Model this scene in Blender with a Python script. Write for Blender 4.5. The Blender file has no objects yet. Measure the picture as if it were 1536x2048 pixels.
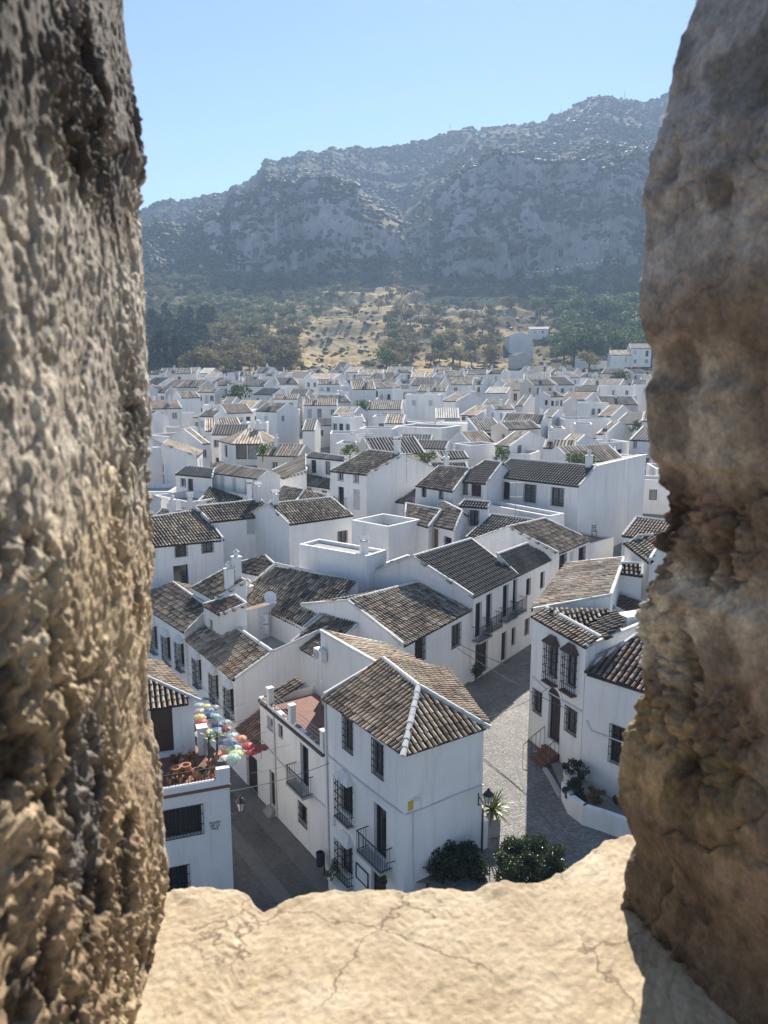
import bpy, math, random
import numpy as np
from mathutils import Matrix, Vector

# ------------------------------------------------------------------ camera, sky, sun, exposure
scene = bpy.context.scene
COL = scene.collection
FPX, CX, CY, EYE = 1540.0, 768.0, 1024.0, 23.4      # focal length in photo pixels, image centre, eye height above the lower street
PITCH = math.radians(10.45)
SUN_AZ, SUN_EL = 11.0, 36.0                          # degrees to the right of the view axis, above the horizon
cam_data = bpy.data.cameras.new('camera')
cam = bpy.data.objects.new('camera', cam_data)
COL.objects.link(cam)
cam.location = (0, 0, EYE)
cam.rotation_euler = (math.pi / 2 - PITCH, 0, 0)
cam_data.sensor_fit = 'VERTICAL'
cam_data.sensor_height = 36.0
cam_data.lens = 36.0 * FPX / 2048.0
cam_data.clip_start = 0.02
cam_data.clip_end = 6000
cam_data.dof.use_dof = True
cam_data.dof.focus_distance = 45.0
cam_data.dof.aperture_fstop = 10.0
scene.camera = cam

world = bpy.data.worlds.new('World')
scene.world = world
world.use_nodes = True
wn = world.node_tree.nodes
sky = wn.new('ShaderNodeTexSky')
sky.sky_type = 'NISHITA'
sky.sun_disc = False
sky.sun_elevation = math.radians(SUN_EL)
sky.sun_rotation = math.radians(SUN_AZ)
sky.altitude = 600
sky.air_density = 1.0
sky.dust_density = 0.08
sky.ozone_density = 3.6
wn['Background'].inputs['Strength'].default_value = 0.064
world.node_tree.links.new(sky.outputs[0], wn['Background'].inputs[0])

sun_data = bpy.data.lights.new('sun', 'SUN')
sun_data.energy = 4.6
sun_data.angle = math.radians(0.53)
sun_data.color = (1.0, 0.94, 0.85)
sun = bpy.data.objects.new('sun', sun_data)
COL.objects.link(sun)
sun.location = (40, 200, 150)
_sd = Vector((math.sin(math.radians(SUN_AZ)) * math.cos(math.radians(SUN_EL)),
              math.cos(math.radians(SUN_AZ)) * math.cos(math.radians(SUN_EL)), math.sin(math.radians(SUN_EL))))
sun.rotation_euler = _sd.to_track_quat('Z', 'Y').to_euler()

scene.view_settings.view_transform = 'Standard'
scene.view_settings.look = 'None'
scene.view_settings.gamma = 1.0
scene.view_settings.use_curve_mapping = False
scene.view_settings.exposure = 1.25
scene.render.engine = 'CYCLES'
scene.cycles.use_denoising = True
scene.cycles.max_bounces = 6
scene.cycles.diffuse_bounces = 3
scene.cycles.volume_bounces = 0
scene.cycles.sample_clamp_indirect = 6.0

rng = random.Random(7)
nrng = np.random.default_rng(11)
V3 = lambda *a: np.array(a, float)

# ------------------------------------------------------------------ survey helpers: photo point -> place in the world
_c, _s = math.cos(PITCH), math.sin(PITCH)
def ray(u, v):
    a = (u - CX) / FPX; b = -(v - CY) / FPX
    return V3(a, _c + b * _s, -_s + b * _c)
def atz(u, v, z):
    d = ray(u, v); return V3(0, 0, EYE) + d * ((z - EYE) / d[2])
def aty(u, v, y):
    d = ray(u, v); return V3(0, 0, EYE) + d * (y / d[1])
def onwall(u, v, p, q):
    d = ray(u, v); n = V3(q[1] - p[1], -(q[0] - p[0]))
    return V3(0, 0, EYE) + d * (np.dot(p[:2], n) / np.dot(d[:2], n))

# ------------------------------------------------------------------ noise
def _h(i, j, k, seed):
    n = (i.astype(np.int64) * 374761393 + j.astype(np.int64) * 668265263 + k.astype(np.int64) * 2147483647 + seed * 974711) & 0xFFFFFFFF
    n = ((n ^ (n >> 13)) * 1274126177) & 0xFFFFFFFF
    n = ((n ^ (n >> 16)) * 2246822519) & 0xFFFFFFFF
    return ((n ^ (n >> 15)) & 0xFFFFFF) / float(0xFFFFFF)
def vnoise(x, y, z, seed=0):
    x, y, z = np.broadcast_arrays(np.asarray(x, float), np.asarray(y, float), np.asarray(z, float))
    xi, yi, zi = np.floor(x), np.floor(y), np.floor(z)
    fx, fy, fz = x - xi, y - yi, z - zi
    fx, fy, fz = [f * f * f * (f * (f * 6 - 15) + 10) for f in (fx, fy, fz)]
    r = 0
    for a in (0, 1):
        for b in (0, 1):
            for c in (0, 1):
                w = (fx if a else 1 - fx) * (fy if b else 1 - fy) * (fz if c else 1 - fz)
                r = r + w * _h(xi + a, yi + b, zi + c, seed)
    return r * 2 - 1
def fbm(x, y, z, o=4, seed=0, gain=0.5):
    r, a, f = 0, 1.0, 1.0
    for i in range(o):
        r = r + a * vnoise(x * f + 17.3 * i, y * f - 9.1 * i, z * f + 5.7 * i, seed + i)
        a *= gain; f *= 2.03
    return r
def ridged(x, y, z, o=4, seed=0):
    r, a, f = 0, 1.0, 1.0
    for i in range(o):
        r = r + a * (1 - 2 * np.abs(vnoise(x * f + 7.3 * i, y * f - 3.1 * i, z * f + 1.7 * i, seed + i)))
        a *= 0.5; f *= 2.1
    return r
def cells(x, y, seed=0):
    """cellular noise: nearest and second distance, and a random number per cell"""
    xi, yi = np.floor(x), np.floor(y); f1 = np.full(x.shape, 9.0); f2 = np.full(x.shape, 9.0); idn = np.zeros(x.shape)
    z0 = np.zeros(x.shape)
    for a in (-1, 0, 1):
        for b in (-1, 0, 1):
            cx, cy = xi + a, yi + b; d = np.hypot(cx + _h(cx, cy, z0, seed) - x, cy + _h(cx, cy, z0 + 1, seed) - y)
            nearer = d < f1; f2 = np.where(nearer, f1, np.minimum(f2, d)); idn = np.where(nearer, _h(cx, cy, z0 + 2, seed), idn); f1 = np.minimum(f1, d)
    return f1, f2, idn
def sstep(a, b, x):
    t = np.clip((np.asarray(x, float) - a) / (b - a), 0, 1); return t * t * (3 - 2 * t)

# ------------------------------------------------------------------ materials
def new_mat(name):
    m = bpy.data.materials.new(name); m.use_nodes = True
    return m, m.node_tree.nodes, m.node_tree.links, m.node_tree.nodes['Principled BSDF']
def ramp(N, stops):
    r = N.new('ShaderNodeValToRGB')
    e = r.color_ramp.elements
    while len(e) < len(stops): e.new(0.5)
    for i, (p, c) in enumerate(stops):
        e[i].position = p; e[i].color = (c[0], c[1], c[2], 1)
    return r
def noise(N, L, scale, detail=4, rough=0.55, vec=None):
    n = N.new('ShaderNodeTexNoise'); n.inputs['Scale'].default_value = scale
    n.inputs['Detail'].default_value = detail; n.inputs['Roughness'].default_value = rough
    if vec is not None: L.new(vec, n.inputs['Vector'])
    return n
def geo(N): return N.new('ShaderNodeNewGeometry').outputs['Position']
def mix(N, L, fac, a, b, mode='MIX'):
    m = N.new('ShaderNodeMix'); m.data_type = 'RGBA'; m.blend_type = mode
    for s, val in ((m.inputs[0], fac), (m.inputs[6], a), (m.inputs[7], b)):
        if hasattr(val, 'is_output'): L.new(val, s)
        else: s.default_value = val if isinstance(val, (int, float)) else (*val, 1)
    return m.outputs[2]
def bump(N, L, h, b, strength=0.4, dist=0.02):
    k = N.new('ShaderNodeBump'); k.inputs['Strength'].default_value = strength; k.inputs['Distance'].default_value = dist
    L.new(h, k.inputs['Height']); L.new(k.outputs[0], b.inputs['Normal']); return k
def flat(name, c, rough=0.6, metal=0.0, var=0.12, scale=3.0):
    m, N, L, b = new_mat(name)
    n = noise(N, L, scale, 4, 0.6, geo(N))
    r = ramp(N, [(0.25, [x * (1 - var) for x in c]), (0.75, [min(1, x * (1 + var)) for x in c])])
    L.new(n.outputs[0], r.inputs[0]); L.new(r.outputs[0], b.inputs['Base Color'])
    b.inputs['Roughness'].default_value = rough; b.inputs['Metallic'].default_value = metal
    return m
def wall_mat(name, c, grime=0.5):
    m, N, L, b = new_mat(name)
    pos = geo(N)
    big = noise(N, L, 0.35, 5, 0.6, pos)
    mp = N.new('ShaderNodeMapping'); mp.inputs['Scale'].default_value = (2.2, 2.2, 0.22); L.new(pos, mp.inputs[0])
    streak = noise(N, L, 1.0, 5, 0.65, mp.outputs[0])
    fine = noise(N, L, 14, 3, 0.6, pos)
    r1 = ramp(N, [(0.3, [x * 0.87 for x in c]), (0.7, c)]); L.new(big.outputs[0], r1.inputs[0])
    f = ramp(N, [(0.52, (0, 0, 0)), (0.78, (grime,) * 3)]); L.new(streak.outputs[0], f.inputs[0])
    c2 = mix(N, L, f.outputs[0], r1.outputs[0], (c[0] * .55, c[1] * .52, c[2] * .47))
    L.new(c2, b.inputs['Base Color'])
    b.inputs['Roughness'].default_value = 0.85
    bm = noise(N, L, 5, 6, 0.65, pos)
    bump(N, L, bm.outputs[0], b, 0.35, 0.04)
    return m
def tile_mat(name, stops, objrand=False, lichen=(0.36, 0.32, 0.25)):
    m, N, L, b = new_mat(name)
    if objrand:
        src = N.new('ShaderNodeObjectInfo').outputs['Random']
    else:
        a = N.new('ShaderNodeAttribute'); a.attribute_name = 'tint'; src = a.outputs['Fac']
    r = ramp(N, stops); L.new(src, r.inputs[0])
    pos = geo(N)
    n1 = noise(N, L, 6, 5, 0.7, pos); n2 = noise(N, L, 0.5, 4, 0.6, pos)
    f = ramp(N, [(0.54, (0, 0, 0)), (0.70, (0.6,) * 3)]); L.new(n1.outputs[0], f.inputs[0])
    c = mix(N, L, f.outputs[0], r.outputs[0], lichen)
    f2 = ramp(N, [(0.35, (0.52,) * 3), (0.65, (0.92,) * 3)]); L.new(n2.outputs[0], f2.inputs[0])
    c = mix(N, L, 1.0, c, f2.outputs[0], 'MULTIPLY')
    L.new(c, b.inputs['Base Color']); b.inputs['Roughness'].default_value = 0.8
    bump(N, L, n1.outputs[0], b, 0.3, 0.02)
    return m
M = {}
M['white'] = wall_mat('whitewash', (0.83, 0.81, 0.78))
M['white2'] = wall_mat('whitewash_old', (0.74, 0.72, 0.68), 0.6)
M['cream'] = wall_mat('render_cream', (0.72, 0.64, 0.54), 0.45)
M['greywall'] = wall_mat('render_grey', (0.50, 0.48, 0.45), 0.6)
M['t_old'] = tile_mat('clay_tile_old', [(0, (.07, .055, .042)), (.3, (.22, .165, .115)), (.6, (.44, .34, .235)), (.9, (.70, .59, .43)), (1, (.40, .19, .10))])
M['t_old_o'] = tile_mat('clay_tile_loose', [(0, (.18, .12, .08)), (.25, (.44, .31, .20)), (.6, (.63, .47, .30)), (.9, (.76, .62, .44)), (1, (.44, .23, .13))], True, (.46, .40, .31))
M['t_tan'] = tile_mat('clay_tile_tan', [(0, (.28, .18, .11)), (.5, (.62, .45, .28)), (1, (.76, .61, .43))], False, (.50, .43, .33))
M['t_red'] = tile_mat('clay_tile_red', [(0, (.16, .09, .06)), (.5, (.30, .18, .12)), (1, (.48, .34, .25))], False, (.40, .33, .27))
M['t_red_o'] = tile_mat('clay_tile_red_loose', [(0, (.16, .09, .065)), (.5, (.30, .18, .13)), (1, (.48, .35, .26))], True, (.42, .35, .28))
M['t_dark'] = tile_mat('clay_tile_dark', [(0, (.06, .052, .045)), (.5, (.18, .155, .125)), (1, (.40, .35, .28))], False, (.20, .19, .165))
M['t_grey'] = tile_mat('concrete_tile', [(0, (.085, .078, .07)), (.5, (.125, .113, .098)), (1, (.17, .152, .13))], False, (.18, .17, .15))
M['t_org'] = tile_mat('clay_tile_orange', [(0, (.30, .20, .14)), (.5, (.46, .32, .22)), (1, (.58, .44, .33))], False, (.48, .40, .32))
M['t_metal'] = tile_mat('sheet_roof_pale', [(0, (.55, .48, .36)), (.5, (.68, .62, .50)), (1, (.76, .72, .64))], False, (.70, .66, .58))
M['deck'] = flat('tile_channel', (.03, .025, .021), 0.9, 0, .3, 5)
M['mortar'] = wall_mat('ridge_mortar', (0.66, 0.64, 0.60), 0.9)
M['glass'] = flat('window_glass', (.018, .02, .023), 0.12, 0, .2)
M['frame'] = flat('window_frame_white', (.62, .62, .60), 0.5)
M['curtain'] = flat('curtained_glass', (.20, .20, .20), .25, 0, .5, 2.5)
M['dframe'] = flat('window_frame_dark', (.05, .035, .028), 0.5)
M['rframe'] = flat('window_frame_red', (.13, .035, .022), 0.5)
M['iron'] = flat('wrought_iron', (.018, .018, .019), 0.5)
M['wood'] = flat('door_wood', (.075, .04, .024), 0.55, 0, .3, 8)
M['wood2'] = flat('shutter_wood', (.22, .13, .06), 0.6, 0, .25, 8)
M['dark'] = flat('door_dark', (.03, .022, .019), 0.5, 0, .25, 6)
M['shut'] = flat('roller_shutter', (.50, .50, .49), 0.6)
M['stone_sill'] = flat('sill_grey', (.45, .44, .42), 0.8)
M['terra'] = flat('terracotta_floor', (.20, .09, .06), 0.8, 0, .25, 4)
M['terra2'] = flat('flower_pot_clay', (.42, .19, .10), 0.8, 0, .2, 6)
M['conc'] = flat('terrace_concrete', (.33, .32, .30), 0.9, 0, .25, 1.5)
M['metalw'] = flat('painted_metal_white', (.70, .70, .70), 0.45)
M['metalg'] = flat('painted_metal_grey', (.33, .33, .33), 0.45)
M['pipe'] = flat('drain_pipe', (.60, .59, .57), 0.5)
M['cable'] = flat('cable', (.10, .10, .10), 0.6)

# ------------------------------------------------------------------ mesh helpers
def mk_empty(name, loc):
    e = bpy.data.objects.new(name, None); e.location = loc; e.empty_display_size = 0.2
    COL.objects.link(e); return e
def root_loc(o):
    while o.parent is not None: o = o.parent
    return o.location.copy()
def put(o, parent):
    """link o (mesh in world coordinates) under parent without moving it"""
    COL.objects.link(o)
    if parent is not None:
        o.parent = parent
        # parts keep their own location at zero; only the root is offset
        o.matrix_parent_inverse = Matrix.Translation(-parent.location) if parent.parent is None else Matrix.Identity(4)
    return o
class MB:
    def __init__(s): s.v = []; s.f = []
    def quad(s, a, b, c, d):
        i = len(s.v); s.v += [tuple(a), tuple(b), tuple(c), tuple(d)]; s.f.append((i, i + 1, i + 2, i + 3))
    def poly(s, pts):
        i = len(s.v); s.v += [tuple(p) for p in pts]; s.f.append(tuple(range(i, i + len(pts))))
    def hexa(s, p):                                     # 8 corners: bottom 0-3, top 4-7
        i = len(s.v); s.v += [tuple(q) for q in p]
        s.f += [(i, i + 3, i + 2, i + 1), (i + 4, i + 5, i + 6, i + 7), (i, i + 1, i + 5, i + 4), (i + 1, i + 2, i + 6, i + 5), (i + 2, i + 3, i + 7, i + 6), (i + 3, i, i + 4, i + 7)]
    def box(s, o, t, n, s0, s1, d0, d1, z0, z1):        # box in a wall's own axes: along t, outward n, up
        P = lambda a, d, z: (o[0] + t[0] * a + n[0] * d, o[1] + t[1] * a + n[1] * d, z)
        s.hexa([P(s0, d0, z0), P(s1, d0, z0), P(s1, d1, z0), P(s0, d1, z0), P(s0, d0, z1), P(s1, d0, z1), P(s1, d1, z1), P(s0, d1, z1)])
    def cbox(s, c, sx, sy, sz, rz=0.0):                 # box standing on c
        ca, sa = math.cos(rz), math.sin(rz)
        s.box(c, (ca, sa), (-sa, ca), -sx / 2, sx / 2, -sy / 2, sy / 2, c[2], c[2] + sz)
    def bar(s, a, b, r, k=4):
        a, b = Vector(a), Vector(b); d = (b - a)
        if d.length < 1e-6: return
        d.normalize(); x = d.orthogonal().normalized(); y = d.cross(x)
        i = len(s.v)
        for p in (a, b):
            for j in range(k):
                t = 2 * math.pi * j / k + .4
                s.v.append(tuple(p + (x * math.cos(t) + y * math.sin(t)) * r))
        for j in range(k): s.f.append((i + j, i + (j + 1) % k, i + k + (j + 1) % k, i + k + j))
        s.f.append(tuple(range(i + k - 1, i - 1, -1))); s.f.append(tuple(range(i + k, i + 2 * k)))
    def tube(s, pts, r, k=5):
        for a, b in zip(pts[:-1], pts[1:]): s.bar(a, b, r, k)
    def lathe(s, c, prof, k=10, cap=True):              # prof: (radius, height)
        i = len(s.v)
        for r, z in prof:
            for j in range(k):
                t = 2 * math.pi * j / k; s.v.append((c[0] + r * math.cos(t), c[1] + r * math.sin(t), c[2] + z))
        for a in range(len(prof) - 1):
            for j in range(k): s.f.append((i + a * k + j, i + a * k + (j + 1) % k, i + (a + 1) * k + (j + 1) % k, i + (a + 1) * k + j))
        if cap: s.f.append(tuple(range(i + (len(prof) - 1) * k, i + len(prof) * k)))
    def obj(s, name, mat, parent=None, smooth=False):
        me = bpy.data.meshes.new(name); me.from_pydata(s.v, [], s.f)
        if smooth: me.polygons.foreach_set('use_smooth', [True] * len(me.polygons))
        me.materials.append(M[mat] if isinstance(mat, str) else mat)
        o = bpy.data.objects.new(name, me)
        return put(o, parent)
def np_mesh(name, verts, quads, mat, parent=None, tint=None, smooth=False, tris=None, color=None):
    me = bpy.data.meshes.new(name)
    nv = len(verts); me.vertices.add(nv); me.vertices.foreach_set('co', np.asarray(verts, np.float32).ravel())
    f = np.asarray(quads if tris is None else tris, np.int32); k = f.shape[1]
    me.loops.add(f.size); me.loops.foreach_set('vertex_index', f.ravel())
    me.polygons.add(len(f)); me.polygons.foreach_set('loop_start', np.arange(0, f.size, k, dtype=np.int32))
    me.polygons.foreach_set('loop_total', np.full(len(f), k, np.int32))
    if smooth: me.polygons.foreach_set('use_smooth', np.ones(len(f), bool))
    me.update(calc_edges=True)
    if tint is not None:
        a = me.attributes.new('tint', 'FLOAT', 'POINT'); a.data.foreach_set('value', np.asarray(tint, np.float32))
    if color is not None:
        a = me.color_attributes.new('tone', 'FLOAT_COLOR', 'POINT'); a.data.foreach_set('color', np.asarray(color, np.float32).ravel())
    me.materials.append(M[mat] if isinstance(mat, str) else mat)
    o = bpy.data.objects.new(name, me)
    return put(o, parent)
def tag(o, label=None, cat=None, group=None, kind=None):
    if label: o['label'] = label
    if cat: o['category'] = cat
    if group: o['group'] = group
    if kind: o['kind'] = kind
    return o
# ------------------------------------------------------------------ ground levels
def zg(x, y):
    """ground level under the village: lower street on the left, upper street on the right, rising to the hill foot"""
    x = np.asarray(x, float); y = np.asarray(y, float)
    left = np.interp(y, [0, 46, 56, 75, 100, 140, 185, 245, 300], [0, 0, 3.6, 5.2, 7.2, 10.2, 13.6, 17.6, 24])
    right = np.interp(y, [0, 33, 45, 56, 70, 100, 140, 185, 245, 300], [3, 3, 3.45, 3.5, 6.6, 8.6, 11.4, 14.2, 18.2, 25])
    w = sstep(-14, 6, x)
    return left * (1 - w) + right * w

# ------------------------------------------------------------------ roofs
def slope_axes(poly):
    P = np.array(poly, float)
    n = np.zeros(3)
    for i in range(len(P)):
        a, b = P[i], P[(i + 1) % len(P)]; n += np.cross(a, b)
    n /= np.linalg.norm(n)
    if n[2] < 0: n = -n
    d = V3(0, 0, -1) + n * n[2]; d /= np.linalg.norm(d)
    return P, n, d, np.cross(n, d)
def columns(poly, pitch):
    P, n, d, a = slope_axes(poly)
    o = P.mean(0)
    ca = (P - o) @ a; cd = (P - o) @ d
    m = max(2, int(round((ca.max() - ca.min()) / pitch)))
    step = (ca.max() - ca.min()) / m
    out = []
    for k in range(m):
        c = ca.min() + step * (k + .5); xs = []
        for i in range(len(P)):
            j = (i + 1) % len(P)
            if (ca[i] - c) * (ca[j] - c) < 0:
                xs.append(cd[i] + (cd[j] - cd[i]) * (c - ca[i]) / (ca[j] - ca[i]))
        xs.sort()
        for q in range(0, len(xs) - 1, 2):
            if xs[q + 1] - xs[q] > .12: out.append((c, xs[q], xs[q + 1]))
    return o, n, d, a, step, out
def tiled_slope(poly, parent, mat, pitch=0.26, row=0.40, over=0.14, loose=0, loose_mat=None, ragged=1.0, name='roof_tiles', far=False):
    """lay channel strips and barrel cover tiles on one roof plane; returns the deck"""
    o, n, d, a, step, cols = columns(poly, pitch)
    dv, dq = [], []; shift = rng.gauss(0, .11)
    for c, d0, d1 in cols:
        d1 += over
        base = len(dv)
        for cc, dd, hh in ((c - step / 2, d0, .012), (c + step / 2, d0, .012), (c + step / 2, d1 - .03, .012), (c - step / 2, d1 - .03, .012), (c + step / 2, d1 - .03, -.10), (c - step / 2, d1 - .03, -.10),
                           (c + step / 2, d1 - .5, -.10), (c - step / 2, d1 - .5, -.10)):
            dv.append(o + a * cc + d * dd + n * hh)
        dq += [(base, base + 1, base + 2, base + 3), (base + 3, base + 2, base + 4, base + 5), (base + 5, base + 4, base + 6, base + 7)]
    deck = np_mesh('roof', dv, dq, 'deck', parent)
    if far:
        V, Q, T = [], [], []
        for c, d0, d1 in cols:
            d1 += over; nseg = max(1, int((d1 - d0) / 1.1)); ds = np.linspace(d0, d1, nseg + 1)
            for i in range(nseg):
                b = len(V); t = float(np.clip(rng.gauss(.47 + shift, .2), 0, 1))
                for dd in (ds[i], ds[i + 1]):
                    for cc, hh in ((-.42, .0), (-.2, .26), (.2, .26), (.42, .0)):
                        V.append(o + a * (c + cc * step) + d * dd + n * (.015 + hh * step)); T.append(t)
                Q += [(b + j, b + j + 1, b + 5 + j, b + 4 + j) for j in range(3)]
        np_mesh(name, V, Q, mat, deck, T)['kind'] = 'stuff'
        return deck
    tiles = []
    for c, d0, d1 in cols:
        d1 += over; k = 0
        dd = d1 + rng.uniform(-.03, .03) * ragged
        while dd - row * .35 > d0:
            tiles.append((c + rng.gauss(0, .006) * ragged, dd + rng.uniform(-.02, .02) * ragged, min(row * 1.12, dd - d0), k)); dd -= row; k += 1
    tiles = np.array(tiles)
    N = len(tiles)
    order = np.argsort(tiles[:, 3], kind='stable')
    pick = set()
    if loose:
        # whole loose tiles nearest the eave become objects of their own
        pick = set(order[:loose].tolist())
    keep = np.array([i for i in range(N) if i not in pick], int)
    th = np.linspace(0, math.pi, 5)
    r = step * .30
    if len(keep):
        tt = tiles[keep]; K = len(keep)
        yaw = nrng.normal(0, .02 * ragged, K); lift = np.abs(nrng.normal(0, .008 * ragged, K))
        V = np.zeros((K, 10, 3))
        for e in (0, 1):
            dd = tt[:, 1] - e * tt[:, 2]; rr = r * (1.0 if e == 0 else .84); hh = (.045 + lift if e == 0 else np.full(K, .008))
            for j, t in enumerate(th):
                ac = tt[:, 0] + rr * math.cos(t) + (yaw * tt[:, 2] * e)
                V[:, e * 5 + j] = o + a * ac[:, None] + d * dd[:, None] + n * (hh + rr * .95 * math.sin(t))[:, None]
        tpl = np.array([(j, j + 1, 6 + j, 5 + j) for j in range(4)])
        Q = (np.arange(K)[:, None, None] * 10 + tpl[None]).reshape(-1, 4)
        big = fbm(tt[:, 0] * .45 + o[0], tt[:, 1] * .45 + o[1], 0, 3, 5)
        tint = np.clip(nrng.normal(.47 + shift, .22, K) + big * .2, 0, .98)
        V = V + n * (.045 * np.clip(fbm(tt[:, 0] * .7, tt[:, 1] * .5, o[0], 2, 77), 0, 1) * ragged)[:, None, None]
        tint[nrng.random(K) < .03] = 1.0
        np_mesh(name, V.reshape(-1, 3), Q, mat, deck, np.repeat(tint, 10))['kind'] = 'stuff'
    if pick:
        key = (round(step, 3), loose_mat)
        me = LOOSE.get(key)
        if me is None:
            mb = MB(); vs = []
            for e in (0, 1):
                rr = r * (1 if e == 0 else .84)
                for q in (rr, rr - .018):
                    for t in th: vs.append((q * math.cos(t), -e * row * 1.12, (.035 if e == 0 else .008) + q * .95 * math.sin(t)))
            mb.v = vs
            for j in range(4):
                mb.f += [(j, j + 1, 11 + j, 10 + j), (5 + j, 15 + j, 16 + j, 6 + j), (j, 5 + j, 6 + j, j + 1)]
            me = bpy.data.meshes.new('roof_tile'); me.from_pydata(mb.v, [], mb.f); me.materials.append(M[loose_mat]); LOOSE[key] = me
        rot = Matrix(((a[0], d[0], n[0]), (a[1], d[1], n[1]), (a[2], d[2], n[2])))
        for i in sorted(pick):
            c, dd, ln, k = tiles[i]
            ob = bpy.data.objects.new('roof_tile', me)
            COL.objects.link(ob); ob.parent = deck; ob.matrix_parent_inverse = Matrix.Identity(4)
            p = o + a * c + d * dd + n * abs(rng.gauss(0, .006))
            mw = (rot @ Matrix.Rotation(rng.gauss(0, .02), 3, 'Z')).to_4x4(); mw.translation = Vector(p)
            ob.matrix_basis = mw
    return deck
LOOSE = {}
def ridge_caps(p, q, parent, mat='mortar', r=.11, name='ridge_cap', lift=.07):
    p, q = np.array(p, float), np.array(q, float); L = np.linalg.norm(q - p)
    if L < .3: return
    d = (q - p) / L; side = np.cross(d, V3(0, 0, 1)); side /= np.linalg.norm(side); up = np.cross(side, d)
    k = max(1, int(L / .42)); mb = MB(); th = np.linspace(-.25, math.pi + .25, 6)
    for i in range(k):
        for e in (0, 1):
            t = (i + e * 1.08) * L / k; rr = r * (1.06 if e == 0 else .9) * (1 + rng.uniform(-.05, .05))
            for x in th: mb.v.append(tuple(p + d * t + side * (rr * math.cos(x)) + up * (lift - .04 + rr * math.sin(x) * .9)))
        b = i * 12
        mb.f += [(b + j, b + 6 + j, b + 7 + j, b + 1 + j) for j in range(5)]
        mb.f.append(tuple(range(b, b + 6)))
    return mb.obj(name, mat, parent)
def verge(p, q, parent, mat='mortar', w=.16, h=.10, over=0.0):
    p, q = np.array(p, float), np.array(q, float); d = q - p; L = np.linalg.norm(d)
    if L < .3: return
    t = d / L; s = V3(t[1], -t[0], 0); s /= max(1e-6, np.linalg.norm(s))
    mb = MB(); m = max(1, int(L / 1.2))
    for i in range(m):
        a, b = p + d * (i / m), p + d * ((i + 1) / m)
        ja, jb = (rng.uniform(-.015, .015) for _ in '12')
        mb.hexa([a - s * w * .5 - V3(0, 0, .05), b - s * w * .5 - V3(0, 0, .05), b + s * (w * .5) - V3(0, 0, .05), a + s * (w * .5) - V3(0, 0, .05),
                 a - s * w * .5 + V3(0, 0, h + ja), b - s * w * .5 + V3(0, 0, h + ja), b + s * w * .5 + V3(0, 0, h + jb), a + s * w * .5 + V3(0, 0, h + jb)])
    return mb.obj('verge', mat, parent)

# ------------------------------------------------------------------ houses
class House:
    def __init__(s, label, centre, z0, cat='house', group=None, name='house'):
        s.e = mk_empty(name, (float(centre[0]), float(centre[1]), float(z0))); s.z0 = z0
        tag(s.e, label, cat, group); s.edges = []
    def walls(s, outline, z0, ops=(), mat='white', name='wall', skip=()):
        """outline: counter-clockwise (x, y, ztop); ops: (edge, sc, zc, w, h, kind)"""
        mb = MB(); n = len(outline); z0 = float(z0)
        for i in range(n):
            P, Q = np.array(outline[i], float), np.array(outline[(i + 1) % n], float)
            if i in skip: continue
            L = float(np.hypot(*(Q - P)[:2]))
            if L < .05: continue
            t = (Q - P)[:2] / L; nn = V3(t[1], -t[0]); zr = min(P[2], Q[2])
            rects = []
            for op in ops:
                if op[0] != i: continue
                _, sc, zc, w, h, kind = op[:6]
                s0, s1, a, b = sc - w / 2, sc + w / 2, zc - h / 2, zc + h / 2
                s0, s1 = max(.06, s0), min(L - .06, s1); a, b = max(z0 + .02, a), min(zr - .08, b)
                if s1 - s0 < .15 or b - a < .15: continue
                if any(not (s1 < r[0] or s0 > r[1] or b < r[2] or a > r[3]) for r in rects): continue
                rects.append((s0, s1, a, b, kind))
            ss = sorted({0.0, L} | {r[0] for r in rects} | {r[1] for r in rects})
            zs = sorted({z0, zr} | {r[2] for r in rects} | {r[3] for r in rects})
            W = lambda q, z, dd=0.0: (P[0] + t[0] * q - nn[0] * dd, P[1] + t[1] * q - nn[1] * dd, z)
            for x0, x1 in zip(ss[:-1], ss[1:]):
                for y0, y1 in zip(zs[:-1], zs[1:]):
                    mx, my = (x0 + x1) / 2, (y0 + y1) / 2
                    if any(r[0] < mx < r[1] and r[2] < my < r[3] for r in rects): continue
                    mb.quad(W(x0, y0), W(x1, y0), W(x1, y1), W(x0, y1))
            if abs(P[2] - Q[2]) > .01:
                mb.poly([W(0, zr), W(L, zr), W(0, P[2]) if P[2] > Q[2] else W(L, Q[2])])
            D = .2
            for s0, s1, a, b, kind in rects:
                mb.quad(W(s0, a), W(s0, a, D), W(s0, b, D), W(s0, b)); mb.quad(W(s1, a, D), W(s1, a), W(s1, b), W(s1, b, D))
                mb.quad(W(s0, b), W(s0, b, D), W(s1, b, D), W(s1, b)); mb.quad(W(s0, a, D), W(s0, a), W(s1, a), W(s1, a, D))
                opening(s.e, P, t, nn, s0, s1, a, b, kind, D)
        return mb.obj(name, mat, s.e)
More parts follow.
